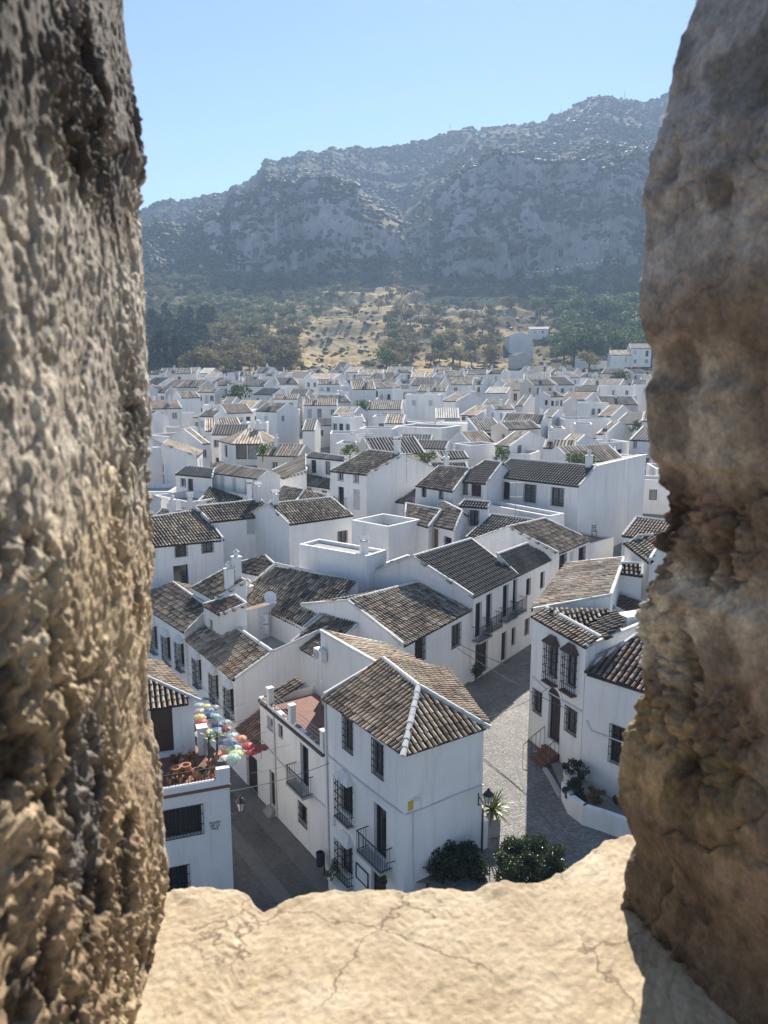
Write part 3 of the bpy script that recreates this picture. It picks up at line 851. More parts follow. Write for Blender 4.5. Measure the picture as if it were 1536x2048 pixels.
# ------------------------------------------------------------------ the long row on the lower street
rS1 = gS1 + .01; mz = 6.0
e0, e1 = onwall(373, 1281, aL, aF), onwall(471, 1360, aL, aF)
rS2 = float(np.hypot(*(e0 - aF)[:2]))
ma, mbq = fac(rS2, 0, mz), fac(rS1, 0, mz)
mc, md = fac(rS1, -2.35, mz + 1.12), fac(rS2, -2.35, mz + 1.12)
H = House('long white row house with three hooded window cages under a mossy tile slope', (ma + mc) / 2, 0)
H.walls([ma, mbq, mc, md], -.3, wop(ma, mbq, 0, [(398, 1338, .8, 1.75, 'cage'), (432, 1369, .8, 1.75, 'cage'), (462, 1397, .8, 1.75, 'cage')]))
tiled_slope([ma, mbq, mc, md], H.e, 't_old', .25, .40, .2); verge(mbq, mc, H.e); ridge_caps(md, mc, H.e, 'mortar', .14)
wall_run('cable_run', [fac(rS1 + .1, .05, 3.3), fac(rS1 + 3, .05, 3.5), fac(rS2 - .2, .05, 3.7)], .03, H.e)
ALL.append(np.array([p[:2] for p in (ma, mbq, mc, md)]))
# courtyard terrace behind it with the sloping white gable wall
cd = 7.0; cz = mz - .2
cy = [fac(rS2 - .02, -2.36, cz), fac(rS1, -2.36, cz), fac(rS1, -2.35 - cd, cz), fac(rS2 - .02, -2.35 - cd, cz)]
H = House('white courtyard block with stained roof terrace behind the mossy row house', (cy[0] + cy[2]) / 2, 0)
wl = [fac(rS1, -2.36, mz + 1.1), fac(rS1, -2.4 - cd * .5, mz + 1.9), fac(rS1, -2.35 - cd, mz + 2.3)]
H.walls([cy[0], V3(*wl[0]), V3(*wl[1]), V3(*wl[2]), cy[3]], -.3)
mb = MB(); mb.poly([p + V3(0, 0, .01) for p in cy]); mb.obj('terrace_floor', 'conc', H.e)
mb = MB()
for p, q_ in ((wl[0], wl[1]), (wl[1], wl[2])):
    pi, qi = p + np.append(FD * .22, 0), q_ + np.append(FD * .22, 0)
    mb.quad(p, q_, qi, pi); pj, qj = pi.copy(), qi.copy(); pj[2] = qj[2] = cz; mb.quad(pi, qi, qj, pj)
mb.obj('parapet', 'white2', H.e)
ridge_caps(wl[0], wl[1], H.e, 'mortar', .09); ridge_caps(wl[1], wl[2], H.e, 'mortar', .09)
ALL.append(np.array([p[:2] for p in cy])); CYARD = (H, cz)
# first house of the row, partly behind the merlon
house('white row house with three tall flowered window cages and speckled tile slope', (262, 1195), (369, 1265), (420, 1216), (346, 1165), ze=6.5, kind='gable', tanp=.42, z0=-.3,
      ops=[(0, 310, 1272, .85, 1.9, 'cage'), (0, 336, 1294, .85, 1.9, 'cage'), (0, 363, 1306, .85, 1.8, 'cage')])
# ------------------------------------------------------------------ roofs behind the row
house('white house under a broad mottled tile slope with ladder and leaning chimney', (474, 1192), (607, 1255), (716, 1167), (552, 1128), ze=7.5, zr=9.7, kind='shed', z0=1, ch=[(.12, .9, .7, 1)])
house('small white house with twin leaning chimneys and speckled tiles', (386, 1174), (429, 1198), (492, 1162), (447, 1140), ze=8.2, zr=9.3, kind='shed', z0=1, ch=[(.9, .45, 1.3, 1), (.75, .1, 1.6, 1)])
house('peeling grey annexe with new red tile lean-to roof', (407, 1209), (440, 1229), (493, 1208), (470, 1191), ze=8.1, zr=8.75, kind='shed', z0=1, wall='white2', roof='t_red', ops=[(0, 422, 1252, .5, .9, 'dk')])
house('white house with dark ribbed tile slope behind the leaning chimneys', (450, 1132), (517, 1152), (549, 1128), (530, 1112), ze=8.3, zr=9.2, kind='shed', z0=2, roof='t_old')
# terrace house front in the courtyard: glass door and small windows
q0, q1 = atz(452, 1229, 8.0), atz(520, 1208, 8.0)
H = House('white courtyard room with glazed door and clay-tiled edge', (q0 + q1) / 2, 3)
bk = V3(*(-(FN * -1.0) * 2.2), 0) * -1
out = [q0, q1, q1 + bk, q0 + bk]
H.walls(out, 4, wop(q0, q1, 0, [(488, 1256, .85, 2.0, 'dk'), (507, 1247, .5, 1.3, 'dk')]), 'white2')
mb = MB(); mb.poly([p + V3(0, 0, .02) for p in out]); mb.obj('roof', 't_org', H.e)
# tall blank wall block
H = flat_house('tall blank white block with rain streaks and clay coping beside mottled slope', (598, 1088), (734, 1112), 2.2, ze=11.2, z0=2, para=.25, ch=[(.82, .5, .9, 0)])
H = flat_house('low white courtyard block with satellite dish and sunken window', (736, 1137), (822, 1152), 5, ze=9.9, z0=3, para=.9)
house('white house under a patchy dark tile slope beside tall stained gable', (583, 1285), (642, 1318), (722, 1242), (668, 1212), ze=7.0, zr=8.6, kind='shed', z0=0)
# ------------------------------------------------------------------ left foreground house
lz = 5.75
l0, l1 = atz(324, 1592, lz), atz(459, 1568, lz)
ld = (l1 - l0)[:2] / np.hypot(*(l1 - l0)[:2]); l0 = V3(*(l1[:2] - ld * 7), lz)
lb = np.append(FD * 9, 0)
H = House('white house with plant-filled terrace and red string course, sign on its wall', (l0 + l1) / 2, 0)
out = [l0, l1, l1 + lb, l0 + lb]
H.walls(out, -.3, wop(l0, l1, 0, [(362, 1645, 1.75, 1.35, 'bars'), (348, 1762, 1.2, 1.3, 'bars')]))
ln = V3(ld[1], -ld[0]); oo = (l1[0], l1[1])
mb = MB(); mb.box(oo, ld, ln, -7, .06, -.05, .07, lz - .12, lz + .0); mb.obj('string_course', 'terra', H.e)
mb = MB(); mb.poly([p + V3(0, 0, .03) for p in out]); mb.obj('terrace_floor', 'terra', H.e)
mb = MB(); mb.box(oo, ld, ln, -7, .02, -.2, .02, lz + .003, lz + .3); mb.box(oo, ld, ln, -.55, .03, -.22, .03, lz + .303, lz + .78); mb.obj('parapet', 'white', H.e)
mb = MB()
for i in range(46):
    x = -.62 - i * .135; mb.box(oo, ld, ln, x - .009, x + .009, -.1, -.082, lz + .3, lz + .85)
for zz in (.34, .83): mb.box(oo, ld, ln, -7, -.55, -.105, -.077, lz + zz, lz + zz + .025)
sb = V3(*l1); 
for i in range(22):
    p = l1 + np.append(FD * (.2 + i * .13), 0); mb.bar(p + V3(0, 0, .0), p + V3(0, 0, .85), .01, 4)
mb.bar(l1 + V3(0, 0, .84), l1 + np.append(FD * 3.1, .84), .014, 4)
mb.obj('railing', 'iron', H.e)
mb = MB(); p = l1 + np.append(FD * 3.2, 0); mb.box(p, ld, ln, -.2, .2, -.2, .2, lz, lz + 1.3); mb.box(p, ld, ln, -.25, .25, -.25, .25, lz + 1.303, lz + 1.4); mb.obj('terrace_post', 'white', H.e)
ALL.append(np.array([p[:2] for p in out]))
# upper storey set back from the terrace
uz = 8.5
u1 = atz(386, 1396, uz); u0 = u1 - np.append(ld * 6, 0); ub = np.append(FD * 5.5, 0)
out = [u0, u1, u1 + ub, u0 + ub]
H.walls(out, lz - .05, wop(u0, u1, 0, [(325, 1462, .95, 2.15, 'wdoor')]), name='upper_wall')
rz_ = uz + 1.15
rp = u1 - np.append(ld * 2.6, 0) + np.append(FD * 2.6, 0); rp[2] = rz_; rq = rp + np.append(-ld * 3.4, 0); rb_ = u1 + ub
tiled_slope([u0, u1, rp, rq], H.e, 't_tan', .24, .36, .35, 120, 't_old_o')
r2 = rp + np.append(FD * 1.5, 0)
tiled_slope([u1, u1 + ub, r2, rp], H.e, 't_tan', .24, .36, .3)
ridge_caps(u1 - (rp - u1) * .1, rp, H.e, 'mortar', .1); ridge_caps(rq, rp, H.e, 'mortar', .1); ridge_caps(rp, r2, H.e, 'mortar', .1)
mb = MB(); p = rp + V3(-1.0, 1.2, -.2); mb.cbox(p, 1.6, 1.2, .75, .3); hh = mb.obj('roof_hatch', 'white2', H.e)
mb = MB()
for i in range(7): mb.bar(p + V3(-.75 + i * .25, -.65, .78), p + V3(-.75 + i * .25, .65, 1.05), .09, 6)
mb.obj('hatch_tiles', 't_tan', hh)
LH = H
# ------------------------------------------------------------------ upper street, left side
house('white house with grilled wooden windows and a moss-dark tile slope', (807, 1288), (947, 1218), (842, 1162), (696, 1201), ze=8.3, zr=9.7, kind='gable', z0=2.5, pitch=.24,
      ops=[(0, 912, 1271, 1.0, 1.45, 'bars'), (0, 840, 1299, 1.0, 1.4, 'bars')])
house('white street house with long iron balconies, garage and uniform brown tiles', (947, 1192), (1036, 1150), (942, 1078), (826, 1113), ze=9.3, zr=11.35, kind='gable', z0=2.8, roof='t_grey', pitch=.27, ragged=.35,
      ops=[(0, 957, 1240, .85, 2.35, 'balcony'), (0, 978, 1222, .85, 2.35, 'balcony'), (0, 1011, 1203, .85, 2.35, 'balcony'), (0, 1031, 1190, .85, 2.35, 'balcony'), (0, 963, 1316, 1.7, 2.3, 'garage'), (0, 1008, 1293, .8, 2.1, 'door'), (0, 1029, 1272, .9, 1.35, 'dk')])
house('narrow white house with one plain upper window beside the brown-tiled street house', (1036, 1150), (1109, 1115), (1053, 1087), (994, 1109), ze=9.3, zr=10.6, kind='shed', z0=2.8, roof='t_grey', pitch=.27, ragged=.35,
      ops=[(0, 1057, 1174, .8, 1.3, 'dk'), (0, 1085, 1160, .8, 1.3, 'dk'), (0, 1054, 1254, .85, 1.3, 'dk')])
house('white house with speckled tiles and three grilled upper windows up the street', (1117, 1105), (1180, 1080), (1090, 1037), (1016, 1054), ze=9.9, zr=11.6, kind='gable', z0=3.2,
      ops=[(0, 1125, 1127, 1.1, 1.4, 'bars'), (0, 1144, 1120, .9, 1.4, 'shut'), (0, 1163, 1112, 1.1, 1.4, 'bars')])
# ------------------------------------------------------------------ upper street, right side
ea, eb = V3(8.0, 39.8, 10.4), atz(1172, 1292, 10.25)
ed = (eb - ea)[:2] / np.hypot(*(eb - ea)[:2]); en = V3(ed[1], -ed[0])
H = House('white house with arched door, tiled window hoods and butterfly roof', (ea + eb) / 2 + V3(1, 1, 0), 2.6)
ec = atz(1292, 1243, 10.2); e4 = V3(12.5, 43.2, 10.4)
out = [ea, eb, ec, e4]
H.walls(out, 2.4, wop(ea, eb, 0, [(1106, 1320, .85, 1.9, 'tilecage'), (1143, 1338, .85, 1.9, 'tilecage'), (1075, 1404, .75, 1.25, 'bars'), (1108, 1440, 1.05, 2.45, 'door'), (1142, 1442, .85, 1.3, 'bars')]))
ein = -en
i0, i1 = ea + np.append(ein * .85, .3), eb + np.append(ein * .85, .3)
tiled_slope([ea, eb, i1, i0], H.e, 't_old', .25, .36, .16); ridge_caps(i0, i1, H.e, 'mortar', .13)
g0 = atz(1098, 1217, 10.85); g1 = atz(1228, 1219, 10.85); g2 = atz(1165, 1256, 10.3); g3 = atz(1143, 1258, 10.3)
tiled_slope([g0, g1, g2, g3], H.e, 't_old', .27, .4, .02)
k0, k1, k2 = atz(1233, 1222, 10.85), atz(1252, 1243, 10.85), atz(1212, 1279, 10.3)
tiled_slope([k0, k1, k2, atz(1166, 1256, 10.3)], H.e, 't_old', .27, .4, .02)
mb = MB(); mb.poly([V3(p[0], p[1], 9.62) for p in (i0, i1, ec, e4)]); mb.obj('terrace_floor', 'conc', H.e)
mb = MB(); p = atz(1262, 1238, 10.2); mb.cbox(p - V3(0, 0, .4), 1.3, .9, .7, .4); mb.obj('chimney', 'white2', H.e)
verge(eb, ec, H.e, 'mortar', .2, .08)
# arch top over the door
pd = onwall(1108, 1440, ea, eb); 
mb = MB(); m_ = 10
for i in range(m_):
    t0, t1 = math.pi * i / m_, math.pi * (i + 1) / m_
    for r0, r1, d0, d1 in ((.56, .72, .0, .05),):
        P = lambda r, t, d: (pd[0] + ed[0] * r * math.cos(t) + en[0] * d, pd[1] + ed[1] * r * math.cos(t) + en[1] * d, pd[2] + 1.2 + r * math.sin(t))
        mb.hexa([P(r0, t0, d0), P(r1, t0, d0), P(r1, t1, d0), P(r0, t1, d0), P(r0, t0, d1), P(r1, t0, d1), P(r1, t1, d1), P(r0, t1, d1)])
mb.obj('door_arch', 'white', H.e)
mb = MB(); mb.poly([(pd[0] + ed[0] * .55 * math.cos(t) + en[0] * .012, pd[1] + ed[1] * .55 * math.cos(t) + en[1] * .012, pd[2] + 1.2 + .6 * math.sin(t)) for t in np.linspace(0, math.pi, 12)]); mb.obj('fanlight', 'dark', H.e)
wall_run('cable_run', [wo(ea, eb, u, v) for u, v in ((1066, 1352), (1100, 1385), (1135, 1405), (1165, 1422))], .035, H.e)
ALL.append(np.array([p[:2] for p in out])); EH = H
# lower wing with the reddish barrel tiles
ra = V3(*eb[:2], 9.0); rb = atz(1335, 1394, 9.0)
rc, rd = atz(1360, 1290, 10.4), atz(1272, 1270, 10.4)
H = house3('white wing with large reddish-brown barrel tiles and iron-barred side window', ra + V3(.02, -.01, 0), rb, rc, rd, 'shed', 't_red', z0=2.4, pitch=.3, loose=180, loose_mat='t_red_o', ops=[(0, 1234, 1490, .7, 1.9, 'bars')])
RW = H
wall_run('cable_run', [wo(ra, rb, u, v) for u, v in ((1174, 1440), (1182, 1460), (1230, 1478), (1262, 1490))], .035, H.e)
mb = MB(); mb.tube([wo(ra, rb, u, v, .08) for u, v in ((1176, 1349), (1230, 1366), (1300, 1388))], .05, 6); mb.obj('gutter', 'dframe', H.e)
house('white house with long weathered slope running down to the upper street', (1137, 1126), (1066, 1219), (1222, 1190), (1248, 1116), ze=10.4, zr=11.45, kind='shed', z0=2.8, ragged=2.0)
house('small white dormer house with short barrel tile canopy', (1240, 1146), (1284, 1150), (1284, 1128), (1243, 1127), ze=11.2, kind='shed', z0=4, tanp=.45)
flat_house('white yard wall block beside rust-red lean-to', (1236, 1168), (1300, 1184), 4, ze=9.6, z0=4)
house('rust-red lean-to roof in a narrow white yard', (1228, 1215), (1285, 1238), (1290, 1205), (1238, 1186), ze=9.4, kind='shed', z0=4, roof='t_red')
house('weathered grey gable with tile slope near stone merlon', (1250, 1092), (1300, 1118), (1330, 1070), (1275, 1072), ze=12.0, kind='gable', z0=5, wall='white2')
# ------------------------------------------------------------------ the middle of the village, house by house
T = [
 # label, EL, ER, RR, RL, options
 ('long white house with ribbed tile slope and two small barred windows', (262, 1100), (446, 1077), (403, 1020), (258, 1041), dict(h=6.0, ops=[(0, 362, 1102, .9, .9, 'bars'), (0, 415, 1094, .9, .9, 'bars'), (0, 362, 1150, 1.2, 1.6, 'dk')])),
 ('white house with ribbed roof above a railed terrace', (423, 1044), (540, 1030), (522, 999), (391, 1014), dict(h=6.6, ops=[(0, 503, 1046, .9, 2.0, 'shut')], ch=[(.93, .1, 1.3, 0)])),
 ('white house with curved ribbed slope and lone grilled window', (578, 1048), (705, 1031), (662, 995), (537, 1008), dict(h=6.6, ops=[(0, 685, 1074, .9, 1.0, 'bars')], ch=[(.08, .05, .8, 0)])),
 ('white house with three grey shuttered windows in a row', (425, 945), (514, 958), (537, 942), (439, 927), dict(h=6.2, ops=[(0, 444, 966, .8, 1.6, 'shut'), (0, 468, 970, .8, 1.6, 'shut'), (0, 494, 974, .8, 1.6, 'shut')])),
 ('white house with brown striped sheet roof behind pergola terrace', (351, 948), (424, 955), (428, 938), (376, 933), dict(h=5.6, kind='shed', roof='t_grey', ops=[(0, 366, 965, .9, 1.0, 'win'), (0, 381, 975, .8, 2.0, 'bdoor')])),
 ('low white house with mottled hip behind square chimney', (392, 1007), (505, 1001), (500, 992), (420, 981), dict(h=4.0, roof='t_old', kind='shed', ch=[(.98, .1, 1.3, 0)])),
 ('white upper room with two brown windows over a shaded tile slope', (612, 913), (689, 922), (691, 914), (624, 905), dict(h=7.2, kind='shed', roof='t_dark', ops=[(0, 627, 933, .9, 1.5, 'dk'), (0, 655, 936, .9, 1.5, 'dk')])),
 ('low white front with shaded dark slope under the two-window room', (569, 963), (661, 976), (661, 947), (611, 942), dict(h=4.6, kind='shed', roof='t_dark', ops=[(0, 618, 984, .9, .8, 'tan'), (0, 648, 988, .9, .8, 'tan')])),
 ('white house with tan speckled side slope by the square', (544, 941), (568, 960), (613, 940), (611, 909), dict(h=4.8, kind='shed')),
 ('tall two-storey white house with stippled roof and corner balcony doors', (661, 941), (733, 950), (805, 908), (737, 900), dict(h=7.6, ops=[(0, 681, 952, .8, .9, 'win'), (0, 712, 956, .8, .9, 'win'), (0, 682, 994, .8, 2.0, 'balcony'), (0, 713, 999, .9, 2.0, 'shut')], ch=[(.85, .0, 1.2, 0)])),
 ('low white house with black mossy slope and reddened patch', (732, 1003), (771, 1009), (815, 965), (777, 958), dict(h=4.2, roof='t_dark', kind='shed', ops=[(0, 754, 1018, .7, 1.0, 'dk')])),
 ('low white house with mossy slope against whitewashed party wall', (773, 1000), (831, 1009), (834, 966), (820, 962), dict(h=4.2, roof='t_dark', kind='shed')),
 ('small white house with dark tile wedge behind the ribbed roofs', (540, 1004), (590, 1006), (609, 979), (568, 973), dict(h=4.6, roof='t_dark', kind='shed')),
 ('small white house with grey wedge roof and twin-holed white chimney', (593, 1001), (650, 999), (656, 990), (611, 982), dict(h=4.6, kind='shed', roof='t_old')),
 ('long white house with neat grey tile roof and three tall barred windows', (973, 951), (1158, 972), (1192, 933), (1022, 918), dict(h=6.9, roof='t_grey', kind='shed', pitch=.3, ragged=.3, ops=[(0, 1008, 981, 1.2, 1.6, 'bars'), (0, 1060, 987, 1.2, 1.6, 'bars'), (0, 1115, 994, 1.2, 1.6, 'bars')], ch=[(.93, .05, 1.0, 1)])),
 ('house with ribbed cladding, red-framed windows and brown roof', (908, 961), (972, 968), (1004, 925), (970, 921), dict(h=6.9, roof='t_grey', pitch=.28, ragged=.6, ops=[(0, 926, 977, 1.1, 1.1, 'red'), (0, 952, 981, 1.1, 1.1, 'red')])),
 ('white house with two tiny square windows under a striped dark roof', (832, 972), (906, 982), (939, 937), (878, 932), dict(h=6.4, roof='t_old', ops=[(0, 848, 985, .6, .9, 'dk'), (0, 882, 989, .6, .9, 'dk')])),
 ('white house with a single dark barred window and speckled roof', (810, 1041), (857, 1053), (882, 1020), (812, 1007), dict(h=5.8, ops=[(0, 820, 1070, .8, 1.5, 'bars')])),
 ('white house with tan wooden door and kinked tile roof', (856, 1045), (908, 1061), (925, 1022), (886, 1003), dict(h=6.0, ops=[(0, 871, 1081, .8, 2.0, 'tan'), (0, 896, 1087, .9, 1.0, 'bars')])),
 ('narrow white tower house with slate-grey lean-to and one barred window', (918, 1011), (975, 1016), (980, 1005), (930, 1000), dict(h=6.6, kind='shed', roof='t_dark', ops=[(0, 948, 1036, .8, 1.3, 'bars')])),
 ('low white house with dark striped slope below the long grey-roofed house', (932, 1075), (1010, 1089), (1068, 1040), (983, 1029), dict(h=5.6, roof='t_dark', kind='gable')),
 ('tall blank-walled white house with dark eaves tiles and black doorway', (954, 861), (1009, 861), (991, 841), (930, 846), dict(h=7.4, kind='shed', roof='t_dark', ops=[(0, 957, 880, .9, 2.2, 'dk'), (0, 979, 884, 1.6, 3.0, 'door')])),
 ('white house with shaded dark slope next to black-doorway house', (1010, 867), (1057, 867), (1056, 851), (1006, 852), dict(h=6.4, kind='shed', roof='t_dark')),
 ('white house with glinting sheet-metal roof', (872, 837), (918, 837), (917, 818), (870, 818), dict(h=8.6, kind='shed', roof='t_metal')),
 ('white house with small upper windows and tan roof beside the glinting roof', (918, 829), (954, 833), (1001, 819), (950, 817), dict(h=8.0, roof='t_tan', kind='gable', ops=[(0, 927, 840, .9, 1.4, 'dk'), (0, 940, 841, .8, 1.6, 'dk')])),
 ('small white house with speckled hip and square black window', (988, 892), (1020, 892), (1054, 881), (1036, 872), dict(h=4.6, roof='t_old', ops=[(1, 1039, 898, 1.3, 1.3, 'dk')])),
 ('lean-to with ribbed grey sheet roof against the tall blank wall', (885, 918), (937, 916), (928, 902), (873, 903), dict(h=3.0, kind='shed', roof='t_dark')),
 ('white house with patched sheet roof and broad blank gable', (1106, 896), (1137, 906), (1174, 888), (1136, 877), dict(h=5.0, roof='t_tan')),
 ('tall white house with blue-shaded blank side and dark speckled strip roof', (1193, 868), (1210, 869), (1246, 853), (1216, 848), dict(h=7.6, ch=[(.2, .6, 1.6, 1)])),
 ('white house with green shuttered windows next to the merlon', (1260, 877), (1302, 885), (1322, 862), (1291, 860), dict(h=8.6, roof='t_grey', ops=[(0, 1270, 887, .6, 1.4, 'win'), (0, 1283, 920, .9, 1.9, 'dk'), (0, 1297, 924, .8, 1.2, 'dk')])),
 ('white house with smooth grey roof near the merlon', (1229, 846), (1273, 850), (1293, 834), (1258, 832), dict(h=6.0, roof='t_grey')),
 ('white house with orange tiled double slope', (1195, 831), (1222, 834), (1258, 813), (1209, 808), dict(h=5.6, roof='t_org')),
 ('white house with flat grey slope and wide twin gable', (1078, 810), (1118, 814), (1149, 798), (1101, 796), dict(h=5.4, roof='t_grey', ops=[(1, 1160, 820, 1.4, 1.4, 'dk')])),
 ('tiny white outhouse with dark wedge roof', (1082, 834), (1104, 835), (1119, 827), (1095, 825), dict(h=3.8, roof='t_dark')),
 ('row house end with pale pink-tan tiles and street windows', (404, 892), (420, 883), (378, 865), (358, 873), dict(h=6.2, roof='t_tan', nw=3)),
 ('lilac-shaded row house with long narrow tan slope', (394, 912), (405, 902), (336, 880), (325, 887), dict(h=5.6, roof='t_tan', kind='shed', nw=3)),
 ('white house with two iron-railed doors under grey-brown roof', (440, 811), (461, 812), (481, 802), (448, 800), dict(h=6.0, roof='t_grey', nw=2)),
 ('white house with four upright windows and tan-grey roof', (462, 817), (502, 821), (522, 809), (486, 806), dict(h=6.2, roof='t_tan', nw=4)),
 ('white house with wide brick-brown roof and paired windows', (502, 815), (524, 816), (549, 806), (516, 806), dict(h=6.8, roof='t_grey', nw=2)),
 ('white house with big blank gable and grey patch roof', (353, 804), (378, 805), (393, 795), (367, 794), dict(h=6.4, roof='t_grey', nw=1)),
 ('white house with long descending gable and small tiled ridge', (385, 834), (398, 836), (441, 820), (426, 819), dict(h=5.8, nw=1, ch=[(.3, .2, 1.0, 1)])),
 ('white house with sunlit tan ribbed roof, chimney shadow across it', (411, 862), (436, 862), (434, 843), (413, 843), dict(h=5.4, roof='t_tan', kind='shed', ch=[(.9, .6, 1.2, 0)])),
 ('white house with tan triangular roof end', (437, 861), (486, 859), (462, 844), (440, 843), dict(h=5.4, roof='t_tan', kind='shed')),
 ('white house at the hill foot with flat grey slope and door canopy', (374, 745), (392, 746), (403, 735), (379, 735), dict(h=5.4, roof='t_grey', nw=2)),
 ('white house at the hill foot with pale sunlit roof', (399, 747), (420, 747), (431, 738), (407, 737), dict(h=5.4, roof='t_metal', nw=2)),
 ('white house with speckled tan roof below the pale-roofed one', (410, 755), (432, 757), (444, 747), (420, 746), dict(h=5.0, roof='t_tan')),
 ('white house with grey roof and balcony awning left of the long porch', (550, 755), (570, 756), (583, 744), (563, 744), dict(h=6.0, roof='t_grey', nw=2)),
 ('white house with grey roof and three upright windows', (571, 756), (610, 757), (624, 744), (586, 744), dict(h=6.2, roof='t_grey', nw=3)),
 ('long white house with porch columns and mottled tan roof', (610, 758), (668, 760), (686, 749), (626, 748), dict(h=7.0, roof='t_tan', nw=5)),
 ('steep slate-dark roofed white house on the dry slope', (666, 741), (685, 742), (699, 722), (676, 727), dict(h=5.0, roof='t_dark', tanp=.75)),
 ('white house with pink-tan roof and two shuttered windows', (690, 744), (715, 745), (723, 736), (704, 736), dict(h=5.6, roof='t_org', nw=2)),
 ('white house with brick-edged roof and four small windows', (716, 750), (765, 750), (762, 742), (724, 741), dict(h=5.4, roof='t_old', nw=4)),
 ('tall white house with dark slab gable at the hill foot', (772, 745), (822, 746), (824, 735), (779, 732), dict(h=6.6, roof='t_old', nw=3)),
 ('white house with sagging dark tile slope and curved verge', (699, 774), (728, 784), (743, 764), (708, 762), dict(h=5.2, roof='t_dark', kind='shed')),
 ('cream house with pink-tan gable and barred window', (750, 799), (766, 801), (791, 785), (760, 784), dict(h=4.8, roof='t_org', wall='cream', nw=1)),
 ('white house with rubble-brown roof beside green awnings', (665, 829), (706, 831), (725, 822), (676, 819), dict(h=5.0, roof='t_old')),
 ('white house with bright eaves line and grey balcony recess', (735, 819), (802, 819), (800, 808), (745, 808), dict(h=6.2, roof='t_dark', nw=3)),
 ('white house with four small arched windows in a row', (684, 846), (731, 844), (723, 834), (678, 838), dict(h=5.6, roof='t_old', nw=5)),
 ('white house with flat brown roof behind the octagonal house', (605, 861), (629, 861), (646, 850), (601, 849), dict(h=4.4, roof='t_grey')),
 ('white house with tan roof and paired upright windows at the hill foot', (822, 755), (848, 755), (851, 747), (826, 747), dict(h=5.6, roof='t_tan', nw=2)),
 ('white house with curling mottled roof and one window', (848, 757), (862, 758), (883, 749), (853, 748), dict(h=5.6, roof='t_old', nw=1)),
 ('white house with dazzling white flat slope', (921, 768), (950, 768), (965, 758), (924, 758), dict(h=6.4, roof='t_metal', nw=2)),
 ('white house with speckled hip and black tall window tower', (973, 751), (996, 752), (998, 742), (975, 742), dict(h=7.0, nw=2)),
 ('white shed with second dazzling pale roof', (970, 786), (1012, 787), (1021, 779), (979, 779), dict(h=4.6, roof='t_metal', nw=0)),
 ('white house with wide weathered grey double roof', (880, 801), (914, 804), (986, 790), (911, 788), dict(h=4.8, roof='t_old')),
 ('white house with dark sooty patched roof', (960, 816), (1005, 817), (1021, 803), (971, 805), dict(h=4.4, roof='t_dark')),
 ('white house with black-grey hipped roof above the grey slope', (1032, 810), (1046, 813), (1066, 790), (1046, 790), dict(h=4.6, roof='t_dark')),
 ('white house with long grey-tan roof and slot windows', (1048, 760), (1100, 760), (1096, 749), (1053, 749), dict(h=5.6, roof='t_grey', nw=3)),
 ('white farm-like house with round attic holes and part-tan roof', (1165, 770), (1237, 773), (1256, 759), (1166, 757), dict(h=5.4, roof='t_dark', nw=4, ch=[(.3, .3, 1.6, 1)])),
 ('white house with red-brown long roof', (1117, 797), (1170, 802), (1197, 793), (1126, 788), dict(h=5.0, roof='t_red')),
 ('white house with smooth tan-grey roof and chimney', (1063, 797), (1080, 803), (1124, 788), (1086, 786), dict(h=5.0, roof='t_grey', ch=[(.1, .4, 1.2, 1)])),
 ('white villa with grey flat roof and terrace near the merlon', (1262, 697), (1303, 697), (1309, 690), (1263, 690), dict(h=6.0, ze=30.0, zr=30.8, roof='t_grey', nw=2)),
 ('white house with tiled roof next to the villa', (1222, 710), (1262, 711), (1262, 700), (1232, 701), dict(h=4.0, ze=27.6, zr=29.0, roof='t_old', nw=2)),
 ('white house with speckled roof beside the sagging dark slope', (770, 846), (806, 848), (812, 838), (774, 836), dict(h=5.2, nw=2)),
 ('white house with long flat-pitched brown roof facing the dark eaves house', (1000, 779), (1040, 782), (1052, 770), (1012, 768), dict(h=5.0, roof='t_grey', nw=2)),
]
def above(EL, ER, RR, RL, o):
    """slopes seen at or above eye level need their heights from the distance instead"""
    return o
for lab, EL, ER, RR, RL, o in T:
    if o.get('ze', 0) > EYE - .7:
        yy = 262.0
        a, b = aty(*EL, yy), aty(*ER, yy); b[2] = a[2]
        run = V3(0, 5.5, 1.7)
        house3(lab, a, b, b + run + V3(1.0, 0, 0), a + run + V3(1.0, 0, 0), 'gable', o['roof'], nw=o.get('nw'), z0=a[2] - o['h'])
    else:
        hs_ = house(lab, EL, ER, RR, RL, **o)
        if lab.startswith('long white house with neat'): VB = hs_

# the octagonal house on the square
zc_ = float(aty(495, 888, 104)[2])
O = [aty(437, 881, 109), aty(465, 888, 104), aty(524, 888, 104), aty(553, 882, 108)]
for p in O: p[2] = zc_
back = V3(1.0, 12.0, 0)
O += [O[3] + V3(-1.5, 7, 0), O[0] + V3(2.5, 8, 0)]
H = House('octagonal white house with pyramid roof over a dark shop canopy', sum(O) / 6, 6)
def px_ops(O, e, lst): return wop(O[e], O[(e + 1) % len(O)], e, lst)
H.walls(O, 5.5, px_ops(O, 0, [(452, 902, 1.0, 1.7, 'dk')]) + px_ops(O, 1, [(483, 904, 1.5, 2.0, 'dk'), (507, 904, 1.5, 2.0, 'dk')]) + px_ops(O, 2, [(540, 900, .6, 1.6, 'dk')]))
r0, r1 = aty(494, 865, 109.5), aty(516, 865, 109.5); r0[2] = r1[2] = max(r0[2], zc_ + 1.5)
for sl in ([O[0], O[1], r0], [O[1], O[2], r1, r0], [O[2], O[3], r1], [O[3], O[4], r1], [O[4], O[5], r0, r1], [O[5], O[0], r0]): tiled_slope(sl, H.e, 't_tan', .4, far=True)
for p, q_ in ((O[1], r0), (O[2], r1), (r0, r1)): ridge_caps(p, q_, H.e, 'mortar', .16)
